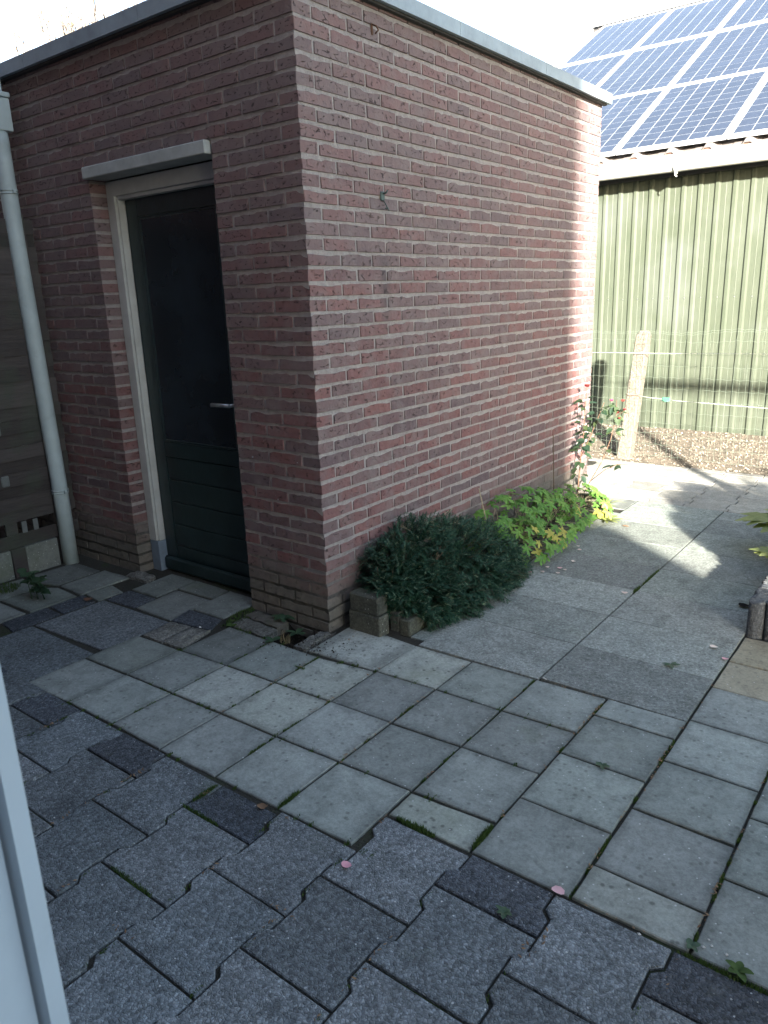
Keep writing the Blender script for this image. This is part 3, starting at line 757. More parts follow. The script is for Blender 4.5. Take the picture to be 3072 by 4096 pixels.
# ------------------------------------------------------------------ downpipe
dp = empty('downpipe', (-2.04, -.13, 0), label='grey plastic downpipe with a square rainwater hopper left of the shed door', cat='downpipe')
px_, py_ = -2.045, -.135
def clad_pipe():
    m = MB(); m.tube([(px_-.045, py_, 2.47), (px_-.045, py_, 2.40), (px_-.04, py_, 1.9), (px_, py_, .5), (px_, py_, -.005)], .045, 24); return m
clad_pipe().build('pipe', M_pvc, dp)
for zz, dx in ((2.165, -.042), (.462, 0)):
    m = MB(); m.tube([(px_+dx, py_, zz-.012), (px_+dx, py_, zz-.004)], .0485, 24); m.tube([(px_+dx, py_, zz+.004), (px_+dx, py_, zz+.012)], .0485, 24); m.box(px_+dx+.046, px_+dx+.060, py_-.004, py_+.012, zz-.010, zz+.011, .002)
    m.build('pipe_bracket', M_pvc, dp)
m = MB(); m.box(-2.24, -2.04, -.185, -.075, 2.47, 2.635, .004); m.box(-2.245, -2.034, -.19, -.070, 2.637, 2.662, .004); m.box(-2.22, -2.07, -.165, -.09, 2.663, 2.752, .004)
m.build('hopper', M_pvc, dp)

# ------------------------------------------------------------------ woven fence on the left
fen = empty('woven_fence', (-2.08, -1.3, 0), label='weathered woven timber fence panel on grey concrete gravel boards at the left edge', cat='fence')
FX = -2.085
def plank(z0, z1, ph):
    m = MB(); n = 26; vs = []; y0, y1 = -2.5, -.03
    for i in range(n+1):
        y = y0+(y1-y0)*i/n; b = .010*math.sin((y-ph)*math.pi/.60); sag = .004*math.sin(y*2.1+z0*9)
        vs += [(FX+b-.004, y, z0+sag), (FX+b+.004, y, z0+sag), (FX+b+.005, y, z1+sag), (FX+b-.003, y, z1+sag)]
    fs = []
    for i in range(n):
        a = i*4; b_ = a+4
        for k in range(4): fs.append((a+k, a+(k+1) % 4, b_+(k+1) % 4, b_+k))
    fs += [(0, 3, 2, 1), (n*4, n*4+1, n*4+2, n*4+3)]
    m.add(vs, fs); return m
zz = .325; kk = 0
plank(.172, .252, 0).build('fence_slat', M_woodf, fen)
while zz < 2.0:
    plank(zz, zz+.076, .3*(kk % 2)).build('fence_slat', M_woodf, fen); zz += .074; kk += 1
for yy in (-.44, -1.04, -1.64, -2.24):
    MB().box(FX-.028, FX-.012, yy-.035, yy+.035, .16, 2.02).build('fence_batten', M_woodf, fen)
    z_ = .325+.074
    while z_ < 1.9:
        if random.random() < .75:
            MB().box(FX+.008, FX+.019, yy-.024, yy+.024, z_+.004, z_+.068, .006).build('fence_batten', M_stake, fen)
        z_ += .148
for yy in (-.37, -.30, -.9, -1.5):
    MB().box(FX-.006, FX+.004, yy-.015, yy+.015, .255, .323).build('fence_batten', M_stake, fen)
MB().box(FX-.04, FX+.03, -.17, -.09, 0, 2.05, .004).build('fence_post', M_woodf, fen)
for a, b in ((-.86, -.475), (-.385, -.18), (-1.4, -.95), (-2.5, -1.5)):
    MB().box(FX-.03, FX-.001, a, b, -.02, .168, .003).build('gravel_board', M_concpanel, fen)
for yy in (-.43, -.905, -1.45): MB().box(FX-.03, FX+.006, yy-.043, yy+.043, -.02, .170, .004).build('fence_stub', M_woodf, fen)

# ================================================================== GREEN METAL BARN
barn = empty('metal_barn', (0, 5.35, 0), label='green corrugated metal barn with white gutter and solar roof beyond the wire fence', cat='barn')
WY = 5.35
def sheet(x0, n, top):
    """trapezoid ribs; pitch .152"""
    prof = []; p = .152
    for i in range(n):
        b = x0+i*p
        prof += [(b, 0), (b+.040, 0), (b+.043, -.002), (b+.046, 0), (b+.090, 0), (b+.106, -.017), (b+.132, -.017), (b+.148, 0)]
    prof.append((x0+n*p, 0)); prof.append((x0+n*p+.02, 0))
    m = MB(); k = len(prof)
    vs = [(x, WY+y, z) for z in (-.05, top) for x, y in prof]
    m.add(vs, [(i, i+1, k+i+1, k+i) for i in range(k-1)]); return m
xx = -.877-.104-.152*14; j = 0
while xx < 4.2:
    sh = sheet(xx, 7, 2.74); o = sh.build('cladding_sheet', M_clad, barn); o.location.y = (j % 2)*-.003
    xx += .152*7; j += 1
# screws on cladding
sw = MB()
for xr in [-.877+.152*i for i in range(-12, 32)]:
    for zz in (.42, 1.42): sw.tube([(xr-.06, WY+.0, zz), (xr-.06, WY-.005, zz)], .005, 6)
sw.build('cladding_screw', M_alu, barn, kind='stuff')
MB().box(-3.1, 4.3, WY+.03, WY+.12, -.05, 2.72).build('wall', M_black, barn)
MB().box(-3.1, -3.0, WY+.12, 14, -.05, 2.72).build('gable_wall', M_clad, barn)
RA = R(28.8); cA, sA = math.cos(RA), math.sin(RA)
EY, EZ = 5.15, 2.75          # eave line (top of panels at z .03 above)
def roofp(x, s, h=0.0): return (x, EY+s*cA-h*sA, EZ+s*sA+h*cA)
# tile-profile roof sheet
prof = []
x = -3.06
while x < 4.3:
    b = x
    prof += [(b, 0), (b+.10, .004), (b+.11, .010), (b+.185, .012), (b+.215, .050), (b+.262, .050), (b+.292, .012), (b+.33, 0)]
    x += .33
k = len(prof)
m = MB()
vs = []
for s in (-.06, 5.3): vs += [roofp(px, s, -.058+h) for px, h in prof]
for s in (-.06, 5.3): vs += [roofp(px, s, -.070+h) for px, h in prof]
m.add(vs, [(i, i+1, k+i+1, k+i) for i in range(k-1)]+[(2*k+i+1, 2*k+i, 3*k+i, 3*k+i+1) for i in range(k-1)]+[(i+1, i, 2*k+i, 2*k+i+1) for i in range(k-1)])
M_rs = plain('grey_tile_sheet', (0.17, 0.155, 0.15), 0.6, 0.3, 0, 12, 0.15)
m.build('roof_sheet', M_rs, barn)
for i in range(22):
    b = -3.06+.33*i
    MB().add([roofp(b+.188, -.05, -.060), roofp(b+.29, -.05, -.060), roofp(b+.262, -.05, -.0095), roofp(b+.215, -.05, -.0095)], [(0, 1, 2, 3)]).build('eave_filler', M_rooft, barn)
back = MB(); back.add([roofp(-3.1, 5.3, -.09), roofp(4.3, 5.3, -.09), (4.3, 14.6, 2.75), (-3.1, 14.6, 2.75)], [(0, 1, 2, 3)]); back.build('rear_roof', M_rs, barn)
# verge and ridge
v = MB()
for x0, x1, h0, h1 in ((-3.12, -2.93, -.06, .02), (-3.125, -3.12, -.22, .02)):
    vs = [roofp(x, s, h) for s in (-.08, 5.28) for h in (h0, h1) for x in (x0, x1)]
    v.add(vs, [(0, 2, 3, 1), (4, 5, 7, 6), (0, 1, 5, 4), (2, 6, 7, 3), (0, 4, 6, 2), (1, 3, 7, 5)])
v.build('verge_trim', M_verge, barn)
v = MB(); vs = [roofp(x, 5.20, .03) for x in (-3.1, 4.3)]+[(x, EY+5.3*cA, EZ+5.3*sA+.07) for x in (-3.1, 4.3)]+[(x, EY+5.3*cA+.16, EZ+5.3*sA-.05) for x in (-3.1, 4.3)]
v.add(vs, [(0, 1, 3, 2), (2, 3, 5, 4)]); v.build('ridge_cap', M_verge, barn)
MB().box(-2.88, -2.55, EY+5.12*cA, EY+5.25*cA, EZ+5.1*sA-.03, EZ+5.1*sA+.02).build('ridge_vent', M_roofing, barn)
MB().box(-3.1, 4.3, EY+.13, EY+.15, 2.52, 2.66).build('fascia_board', M_roofing, barn)
# gutter
gt = MB(); n = 12; prof = [(5.085+.060*math.cos(math.pi+math.pi*i/n), 2.603+.072*math.sin(math.pi+math.pi*i/n)) for i in range(n+1)]
prof = [(5.018, 2.655), (5.018, 2.668), (5.027, 2.668)]+[(5.025, 2.64)]+prof+[(5.145, 2.66)]
k = len(prof); vs = [(xg, a, b) for xg in (-3.15, 4.35) for a, b in prof]+[(xg, a+.003 if a < 5.085 else a-.003, b+.003) for xg in (-3.15, 4.35) for a, b in prof]
gt.add(vs, [(i, i+1, k+i+1, k+i) for i in range(k-1)]+[(2*k+i+1, 2*k+i, 3*k+i, 3*k+i+1) for i in range(k-1)], True)
gut = gt.build('gutter', M_gutter, barn)
jt = MB()
for xj in (-.10, 2.9, -2.9):
    pts = [(xj, 5.012, 2.672)]+[(xj, 5.085+.066*math.cos(math.pi+math.pi*i/8), 2.60+.080*math.sin(math.pi+math.pi*i/8)) for i in range(6)]
    jt.tube(pts, .011, 6)
    jt.tube([(xj-.003, 5.06, 2.53), (xj+.004, 5.05, 2.50), (xj+.02, 5.048, 2.487)], .006, 6)
jt.build('gutter_joint', M_gutter, gut)
# solar panels
cell = MB().box(-.0755, .0755, -.0755, .0755, 0, .0012).mesh('solar_cell', M_cell)
ordn = {0: 'leftmost', 1: 'second from left', 2: 'third from left', 3: 'rightmost'}
rows_s = [(0.0, 1.655), (1.665, 3.405), (3.455, 5.10)]
rown = ['eave row', 'middle row', 'top row']
cellname = {}
for ri, (s0, s1) in enumerate(rows_s):
    Lr = s1-s0-.012
    for ci in range(4):
        x0 = -2.712+1.005*ci; x1 = x0+.992
        org = roofp((x0+x1)/2, (s0+s1)/2, 0)
        p = empty('solar_panel', org, label=f'blue solar panel, {ordn[ci]} of the {rown[ri]} on the barn roof', cat='solar panel', group='solar panels on the barn roof')
        p.rotation_euler = (RA, 0, 0)
        hw, hl = (x1-x0)/2, Lr/2
        def loc_part(mb, name, mat, par=p):
            o = bpy.data.objects.new(name, mb.mesh(name, mat)); C.objects.link(o); o.parent = par; return o
        f = MB(); f.box(-hw, hw, -hl, -hl+.024, 0, .035); f.box(-hw, hw, hl-.024, hl, 0, .035); f.box(-hw, -hw+.024, -hl+.0245, hl-.0245, 0, .035); f.box(hw-.024, hw, -hl+.0245, hl-.0245, 0, .035)
        loc_part(f, 'frame', M_pframe)
        loc_part(MB().box(-hw+.025, hw-.025, -hl+.025, hl-.025, .015, .0285), 'backsheet', M_backsheet)
        cw = (2*hw-.064)/6; ch = (2*hl-.07)/10
        for a in range(6):
            for b in range(10):
                o = bpy.data.objects.new('solar_cell', cell); C.objects.link(o); o.parent = p
                o.location = (-hw+.032+cw*(a+.5), -hl+.035+ch*(b+.5), .0292); o.scale = ((cw-.0055)/.151, (ch-.0078)/.151, 1)
m = MB()
for s in (.35, 1.3, 2.0, 3.0, 3.8, 4.7):
    vs = [roofp(x, q, h) for q in (s-.02, s+.02) for h in (-.038, -.002) for x in (-2.75, 1.35)]
    m.add(vs, [(0, 2, 3, 1), (4, 5, 7, 6), (0, 1, 5, 4), (2, 6, 7, 3), (0, 4, 6, 2), (1, 3, 7, 5)])
m.build('mounting_rail', M_alu, barn)

# ================================================================== WIRE FENCE + POST
pst = MB()
b0, b1 = Vector((-.185, 4.385, -.05)), Vector((-.068, 4.40, 1.10)); rs = random.Random(3)
lev = [0, .2, .4, .6, .8, .96, .985, 1.0]; ins_ = [0, 0, 0, 0, 0, 0, .012, .026]; hw = .063
vs = []
for t, i_ in zip(lev, ins_):
    c = b0.lerp(b1, t); c.z = -.05+t*1.215
    q = hw-i_-.004*t*2
    for (sx, sy) in ((-1, -.8), (-.8, -1), (0, -1.0), (.8, -1), (1, -.8), (1, 0), (1, .8), (.8, 1), (-.8, 1), (-1, .8)):
        vs.append((c.x+sx*q+rs.uniform(-.002, .002), c.y+sy*q+rs.uniform(-.002, .002), c.z))
n = 10
pst.add(vs, [(j*n+i, j*n+(i+1) % n, (j+1)*n+(i+1) % n, (j+1)*n+i) for j in range(len(lev)-1) for i in range(n)]+[tuple((len(lev)-1)*n+i for i in range(n))])
pst.build('concrete_post', M_post, label='leaning pale pebbled concrete fence post with rounded top beyond the shed', cat='post')
wf = empty('wire_fence', (.6, 4.33, 0), label='green welded wire mesh fence with taut wires in front of the barn', cat='fence')
FYW = 4.325
def wirez(x, z): return .004*math.sin(x*2*math.pi/.05)
hw_ = MB(); rs = random.Random(5)
zsw = [1.165, 1.150, 1.085, .965, .865, .765, .665, .565, .465, .365, .265, .165, .06]
for zi in zsw:
    pts = []; x = -1.5
    amp = .0045 if zi != .965 else 0
    while x < 3.6:
        dz = (.012*math.sin(x*3.1+zi*20)+.008*math.sin(x*9+zi*7)) if zi > 1 else .003*math.sin(x*4+zi*9)
        pts.append((x, FYW+.006*math.sin(x*5+zi*4), zi+dz+amp*math.sin(x/.025*math.pi/2))); x += .0125*2
    hw_.tube(pts, .0014, 4, False)
hw_.build('horizontal_wires', M_wire, wf, kind='stuff')
vw = MB(); x = -1.5
while x < 3.6:
    ph = rs.uniform(0, 6)
    vw.tube([(x+(.008*math.sin(z*22+ph) if z > 1.0 else .0015*math.sin(z*9+ph)), FYW-.003, z) for z in (.05, .3, .55, .8, 1.0, 1.04, 1.08, 1.12, 1.17)], .0011, 4, False)
    x += .0505
vw.build('vertical_wires', M_wire, wf, kind='stuff')
MB().tube([(-1.5, FYW-.01, .962), (-.2, FYW-.01, .975), (.2, FYW-.01, .975), (1.6, FYW-.008, .99), (3.6, FYW-.008, 1.0)], .0022, 5).build('taut_wire', M_wirew, wf)
tw = MB(); tw.tube([(-.06, FYW-.01, .60), (.05, FYW-.015, .585), (.155, FYW-.016, .582)], .0024, 5); tw.tube([(.225, FYW-.016, .575), (.3, FYW-.012, .570), (1.0, FYW-.01, .548), (3.6, FYW-.01, .50)], .0024, 5)
tw.build('taut_wire', M_wirew, wf)
tn = MB(); tn.box(.155, .225, FYW-.028, FYW-.010, .562, .598, .006); tn.tube([(.16, FYW-.03, .57), (.19, FYW-.034, .562), (.22, FYW-.03, .568)], .005, 6); tn.build('wire_tensioner', M_tens, wf)
for z_ in (1.055, .60, .12):
    c = b0.lerp(b1, (z_+.05)/1.215)
    MB().tube([(c.x-.07, FYW+.01, z_+.005), (c.x-.02, FYW-.007, z_-.004), (c.x+.04, FYW-.008, z_), (c.x+.07, FYW+.01, z_)], .0016, 4).build('tie_wire', M_rust, wf)

# pebbly soil in front of the barn
pb = MB(); rs = random.Random(11)
for _ in range(5200):
    x = rs.uniform(-1.2, 3.2); y = 4.27+1.06*rs.random()**1.1; s = rs.uniform(.003, .011)*(1.5 if rs.random() < .08 else 1)
    z = ground_z(x, y)+s*.2
    vs = [(x+s*rs.uniform(.7, 1.3), y, z), (x-s*rs.uniform(.7, 1.3), y, z), (x, y+s, z), (x, y-s, z), (x, y, z+s*.8), (x, y, z-s*.6)]
    pb.add(vs, [(0, 2, 4), (2, 1, 4), (1, 3, 4), (3, 0, 4)])
pb.build('pebbles', M_pebble, label='small pebbles and crumbs scattered over the dry soil strip by the barn', cat='pebbles', kind='stuff')
cr = MB()
for _ in range(420):
    t = rs.random()*6.283; q = rs.gauss(0, 1)
    x = -.10+abs(q)*.10*math.cos(t)*1.5+.03; y = -.16+abs(q)*.08*math.sin(t); s = rs.uniform(.0015, .006)
    if x > -.02 and y > .0: continue
    z = (.004 if (x > -.02 or y < -.235) else -.05)
    cr.add([(x+s, y, z), (x-s, y+s*.3, z), (x, y+s, z), (x, y-s, z), (x, y, z+s)], [(0, 2, 4), (2, 1, 4), (1, 3, 4), (3, 0, 4)])
for _ in range(70):
    x = rs.uniform(-.03, .22); y = rs.uniform(-.22, -.05); s = rs.uniform(.001, .004)
    cr.add([(x+s, y, .004), (x-s, y+s*.3, .004), (x, y+s, .004), (x, y-s, .004), (x, y, .004+s)], [(0, 2, 4), (2, 1, 4), (1, 3, 4), (3, 0, 4)])
cr.build('soil_crumbs', M_crumb, label='dark soil crumbs spilled round the hole at the shed corner', cat='soil', kind='stuff')

# ================================================================== GARDEN BED, EDGING
bed = empty('bed_edging', (.2, 1.3, 0), label='low mossy concrete block edging of the bed along the shed wall', cat='edging')
for a, b, c_, d, z0, z1 in ((.060, .250, .075, .150, -.01, .096), (.068, .240, .078, .155, .098, .188)):
    MB().box(a, b, c_, d, z0, z1, .006).build('edging_block', M_block, bed)
y = .16
while y < 2.5:
    MB().box(.30, .36, y, y+.30, -.01, .075, .006).build('edging_block', M_block, bed); y += .305
MB().box(.245, .298, .16, .225, -.01, .10, .006).build('edging_block', M_block, bed)
MB().box(.10, .33, 2.60, 2.66, -.01, .10, .006).build('edging_block', M_block, bed)
# planter of half-round palisades
pl = empty('palisade_planter', (2.4, 2.1, 0), label='raised planter edged with grey ribbed concrete palisades at the right edge', cat='planter')
M_pal = concrete_tile('grey_palisade_concrete', (0.115, 0.13, 0.145), (0.165, 0.18, 0.195), 0.2, bumpd=0.004, coarse=0.6)
def palis(x, y, ax):
    m = MB(); n = 10; r = .036; poly = []
    if ax == 'x':
        poly = [(x-r+.001, y+.05), (x-r+.001, y)]+[(x-r*math.cos(math.pi*i/n), y-r*.8*math.sin(math.pi*i/n)) for i in range(1, n)]+[(x+r-.001, y), (x+r-.001, y+.05)]
    else:
        poly = [(x+.05, y+r-.001), (x, y+r-.001)]+[(x-r*.8*math.sin(math.pi*i/n), y+r*math.cos(math.pi*i/n)) for i in range(1, n)]+[(x, y-r+.001), (x+.05, y-r+.001)]
    h = .170+U(-.004, .004); ph = U(0, 9)
    m.prism(poly, -.02, h, .006, lambda a, b: .004*math.sin(a*90+ph)+.004*math.sin(b*80)); return m.build('palisade', M_pal, pl)
for i in range(26): palis(1.665+.073*i, 1.035, 'x')
for i in range(32): palis(1.655, 1.085+.073*i, 'y')

# ================================================================== PLANTS
def unit(v): v = Vector(v); return v.normalized()
# --- dark conifer
con = empty('conifer_shrub', (.22, .6, 0), label='dense dark green conifer shrub mounded against the brick wall', cat='shrub')
LUMPS = [((.14, .36, .17), (.19, .17, .20)), ((.16, .52, .20), (.21, .20, .24)), ((.23, .72, .14), (.26, .28, .25)), ((.22, .98, .09), (.23, .25, .22)), ((.25, .46, .07), (.20, .19, .19)), ((.29, .76, .06), (.23, .31, .17)), ((.30, 1.02, .05), (.18, .22, .14)), ((.26, .38, .08), (.18, .18, .18)), ((.20, .27, .17), (.11, .11, .12)), ((.31, .56, .05), (.18, .22, .14))]
rs = random.Random(21)
def inside(p, shrink):
    for c, r in LUMPS:
        if sum(((p[i]-c[i])/(r[i]*shrink))**2 for i in range(3)) < 1: return True
    return False
fol = MB(); light = MB(); wood = MB()
def sprig(p, d, ln, mb, tipf):
    n = 4; pts = [Vector(p)]; dd = Vector(d)
    for i in range(n):
        dd = (dd+Vector((rs.uniform(-.12, .12), rs.uniform(-.12, .12), -.09))).normalized(); pts.append(pts[-1]+dd*ln/n)
    nn = max(5, int(ln/.0036)); side = dd.cross(Vector((rs.uniform(-.3, .3), rs.uniform(-.3, .3), 1))).normalized(); upv = side.cross(dd)
    for i in range(nn):
        t = (i+.5)/nn; k = min(int(t*n), n-1); q = pts[k].lerp(pts[k+1], t*n-k); a = (pts[k+1]-pts[k]).normalized()
        for sg in (-1, 1):
            nl = rs.uniform(.008, .012)*(1.05-.45*t); nd = (a*.6+side*sg*.85+upv*rs.uniform(-.2, .6)).normalized(); wv = a*.0019
            mb.add([q-wv, q+wv, q+nd*nl], [(0, 1, 2)])
    return pts
cnt = 0
while cnt < 3000:
    c, r = LUMPS[rs.randrange(len(LUMPS))]
    d = unit((rs.gauss(.15, 1), rs.gauss(0, 1), rs.gauss(.1, 1)))
    outer = rs.random() < .72; sh = rs.uniform(.86, 1.0) if outer else rs.uniform(.5, .8)
    p = Vector([c[i]+r[i]*sh*d[i] for i in range(3)])
    if p.x < .012 or p.z < .012 or (outer and inside(p, .82)): continue
    ax = (Vector(d)+Vector((.25, -.15, .1))+Vector((rs.uniform(-.5, .5), rs.uniform(-.5, .5), rs.uniform(-.3, .4)))).normalized()
    sd = ax.cross(unit((rs.uniform(-1, 1), rs.uniform(-1, 1), 1.2))).normalized()
    L0_ = rs.uniform(.040, .070)
    main = sprig(p-ax*.02, ax, L0_+.02, fol, 1)
    for k in range(rs.randint(5, 7)):
        t = .15+.13*k; q = main[0].lerp(main[-1], min(t, .95)); sg = 1 if k % 2 else -1
        dv_ = (ax*.75+sd*sg*.8+Vector((0, 0, rs.uniform(-.25, .2)))).normalized(); pt = sprig(q, dv_, L0_*.62*(1.1-t*.5), fol, 1)
        if outer and rs.random() < .16: light.tube([pt[1], pt[2], pt[3], pt[4]], [.0013, .0013, .0011, .0006], 3, False)
    if rs.random() < .4: wood.tube([main[0], main[2], main[4]], [.0016, .0012, .0006], 4, False)
    cnt += 1
fo = fol.build('foliage', M_needle, con); light.build('shoots', plain('pale_green_shoot', (0.20, 0.25, 0.16), 0.7), con, kind='stuff')
for _ in range(26):
    a = Vector((rs.uniform(.04, .2), rs.uniform(.2, 1.0), .02)); b = a+Vector((rs.uniform(-.02, .2), rs.uniform(-.12, .12), rs.uniform(.15, .33)))
    wood.tube([a, a.lerp(b, .5)+Vector((rs.uniform(-.02, .02), 0, .02)), b], [.006, .004, .002], 6)
wood.build('branches', M_twig, con, kind='stuff')
dry = MB()
for _ in range(14):
    a = Vector((rs.uniform(.15, .3), rs.uniform(.35, .85), rs.uniform(.33, .44))); dd = unit((rs.uniform(-.4, 1), rs.uniform(-1, 1), rs.uniform(-.1, .6)))
    b = a+dd*rs.uniform(.04, .08); dry.tube([a, b], [.0012, .0006], 4, False)
    for q in (.4, .7): c2 = a.lerp(b, q); dry.tube([c2, c2+(dd+unit((rs.uniform(-1, 1), rs.uniform(-1, 1), 1))).normalized()*.02], [.0008, .0004], 3, False)
dry.build('dry_twigs', M_palet, con, kind='stuff')

# --- lobed leaf plant
def palmate(seed, R_=.040):
    rs = random.Random(seed); pts = []; lob = 5
    cen = Vector((0, 0, 0))
    ang0 = R(-128); span = R(256)
    outline = []
    for i in range(lob):
        a = ang0+span*i/(lob-1); l = R_*(1 if i == 2 else .92 if i in (1, 3) else .72)*rs.uniform(.93, 1.07); wd = R(24)
        for da, f in ((-wd*1.05, .50), (-wd*.80, .76), (-wd*.45, .80), (-wd*.28, .97), (0, 1.04), (wd*.28, .97), (wd*.45, .80), (wd*.80, .76), (wd*1.05, .50)):
            outline.append((a+da, l*f))
    vs = [(0, -.004, 0)]
    for a, l in outline:
        x, y = l*math.sin(a), l*math.cos(a); vs.append((x, y, -.22*l*l/R_+.004*abs(math.sin((a-ang0)*lob*.9))-.002))
    n = len(outline)
    mb = MB(); mb.add(vs, [(0, i+1, i+2) for i in range(n-1)]+[(0, n, 1)], False); return mb
pm = [palmate(i) for i in range(5)]
pmG = [m.mesh('leaf', M_leaf) for m in pm]; pmY = [m.mesh('leaf', M_leafy) for m in pm]
ger = empty('cranesbill_plant', (.25, 1.9, 0), label='mound of maple-shaped bright green leaves, some yellowing, along the wall base', cat='plant')
rs = random.Random(31); stems = MB(); nleaf = 0
GL = [((.22, 1.30, .07), (.28, .28, .26)), ((.20, 1.78, .07), (.30, .38, .24)), ((.20, 2.30, .05), (.27, .34, .20)), ((.12, 1.62, .15), (.20, .5, .20)), ((.26, 1.55, .04), (.25, .42, .17))]
while nleaf < 292:
    c, r = GL[rs.randrange(5)]
    d = unit((rs.gauss(.25, 1), rs.gauss(0, 1), abs(rs.gauss(.35, .8))))
    s = rs.choice((1.0, 1.0, .97, .85))
    p = Vector([c[i]+r[i]*s*d[i] for i in range(3)])
    if p.x < .03 or p.z < .03: continue
    if s > .9 and any(sum(((p[i]-c2[i])/(r2[i]*.9))**2 for i in range(3)) < 1 for c2, r2 in GL): continue
    nrm = unit((d[0]*.6+.25, d[1]*.5-.1, .75))
    yaw = rs.uniform(0, 6.283); q = nrm.to_track_quat('Z', 'Y').to_matrix().to_4x4() @ Matrix.Rotation(yaw if rs.random() < .4 else rs.uniform(-1.1, 1.1)+math.pi*.75, 4, 'Z')
    yel = rs.random() < (.04 if p.x < .3 else .09)
    sc_ = rs.uniform(.9, 1.35)
    inst(rs.choice(pmY if yel else pmG), 'leaf', p, q.to_euler(), (sc_,)*3, parent=ger)
    if rs.random() < .7:
        root = Vector((rs.uniform(.05, .25), p.y+rs.uniform(-.12, .12), .03)); stems.tube([root, root.lerp(p, .6)+Vector((0, 0, .03)), p-nrm*.001], [.0014, .0012, .001], 4, False)
    nleaf += 1
stems.build('stems', M_palet, ger)
# bamboo stakes
for a, b, lab in (((.15, 1.33, .02), (.14, 1.17, .465), 'thin pale bamboo stake leaning between the conifer and the leafy plant'), ((.10, 2.27, .02), (.11, 2.20, .60), 'thin brown cane standing against the wall near its far end')):
    MB().tube([a, b], [.004, .003], 6).build('plant_stake', M_palet if b[2] < .5 else M_twig, label=lab, cat='stake')

# --- rose bush
rose = empty('rose_bush', (.08, 2.72, 0), label='tall thin rose bush with red blooms at the far end of the wall', cat='rose')
rs = random.Random(41); st = MB()
c1 = [(.075, 2.72, 0), (.082, 2.72, .18), (.098, 2.71, .36), (.115, 2.70, .55), (.118, 2.70, .72), (.128, 2.70, .875)]
c2 = [(.085, 2.73, 0), (.16, 2.75, .17), (.24, 2.76, .33), (.30, 2.75, .50), (.335, 2.74, .66), (.33, 2.74, .78)]
c3 = [(.098, 2.71, .36), (.16, 2.70, .50), (.21, 2.71, .64), (.25, 2.72, .76)]
c4 = [(.16, 2.75, .17), (.27, 2.74, .27), (.36, 2.74, .32), (.45, 2.73, .33)]
c5 = [(.335, 2.74, .66), (.40, 2.74, .72), (.42, 2.73, .80)]
for c, r in ((c1, .006), (c2, .0045), (c3, .0035), (c4, .0028), (c5, .0025)): st.tube(c, [r*(1-.12*i) for i in range(len(c))], 6)
for c in (c1, c2):
    for i in range(16):
        t = rs.random()*(len(c)-1); k = int(t); q = Vector(c[k]).lerp(Vector(c[min(k+1, len(c)-1)]), t-k); e = unit((rs.uniform(-1, 1), rs.uniform(-1, 1), -.2))
        st.add([q+Vector((0, 0, .004)), q-Vector((0, 0, .003)), q+e*.013], [(0, 1, 2)])
st.build('stems', plain('reddish_rose_stem', (0.12, 0.07, 0.045), 0.7, 0.3, 0, 40, 0.3), rose)
def oval(seed, l=.042, wd=.027):
    rs = random.Random(seed); n = 7; vs = [(0, 0, 0)]; 
    L_ = []; R2 = []
    for i in range(1, n):
        t = i/n; ww = wd/2*math.sin(math.pi*t**.8)*(1+.10*(-1)**i); L_.append((-ww, l*t, .003+.10*ww)); R2.append((ww, l*t, .003+.10*ww))
    mid = [(0, l*i/n, -.0012) for i in range(n+1)]
    m = MB(); V_ = mid+L_+R2; N = n+1
    fs = []
    for i in range(n):
        a, b = i, i+1
        l0 = N+i-1 if i > 0 else None; l1 = N+i if i < n-1 else None
        r0_ = N+(n-1)+i-1 if i > 0 else None; r1_ = N+(n-1)+i if i < n-1 else None
        fs.append(tuple(x for x in (a, b, l1, l0) if x is not None)); fs.append(tuple(x for x in (b, a, r0_, r1_) if x is not None))
    V_ = [(x, y, z-.15*y*y/l) for x, y, z in V_]
    m.add(V_, fs, True); return m
ov = [oval(i).mesh('leaf', M_rosel) for i in range(3)]
def rleaf(p, d, s, mats=ov, par=rose):
    d = Vector(d).normalized(); z = unit((rs.uniform(-.5, .5), rs.uniform(-.7, .1), 1)); z = (z-d*z.dot(d)).normalized(); x = d.cross(z)
    mt = Matrix((x, d, z)).transposed(); inst(rs.choice(mats), 'leaf', p, mt.to_euler(), (s,)*3, parent=par)
for c, lo, cntl in ((c1, .22, 34), (c3, .25, 22), (c2, .5, 18), (c4, .5, 4)):
    for i in range(cntl):
        t = (lo+(1-lo)*rs.random())*(len(c)-1.05); k = int(t); q = Vector(c[k]).lerp(Vector(c[min(k+1, len(c)-1)]), t-k)
        if c is c1 and .80 < q.z: continue
        d = unit((rs.uniform(-1, 1), rs.uniform(-.9, .5), rs.uniform(-.6, .2)))
        rleaf(q+d*rs.uniform(.01, .035), d, rs.uniform(1.25, 1.85))
def bloom(p, r, mat, n=11):
    m = MB()
    for i in range(n):
        a = i*2.4; tilt = .25+.9*i/n; rr = r*(.55+.5*i/n)
        out = Vector((math.cos(a), math.sin(a), 0)); tang = Vector((-math.sin(a), math.cos(a), 0)); upv = Vector((0, 0, 1))
        base = Vector(p); vs = []
        for v_ in (0, .5, 1):
            for u_ in (-1, -.33, .33, 1):
                o_ = out*(rr*math.sin(tilt)*v_)+upv*(rr*math.cos(tilt)*v_*1.1)+tang*(u_*rr*.55*math.sin(math.pi*(.2+.55*v_)))
                o_ += out*(-.12*rr*u_*u_*v_)+upv*(rr*.08*rs.uniform(-1, 1)*v_); vs.append(base+o_)
        m.add(vs, [(j*4+i2, j*4+i2+1, (j+1)*4+i2+1, (j+1)*4+i2) for j in range(2) for i2 in range(3)], True)
    return m
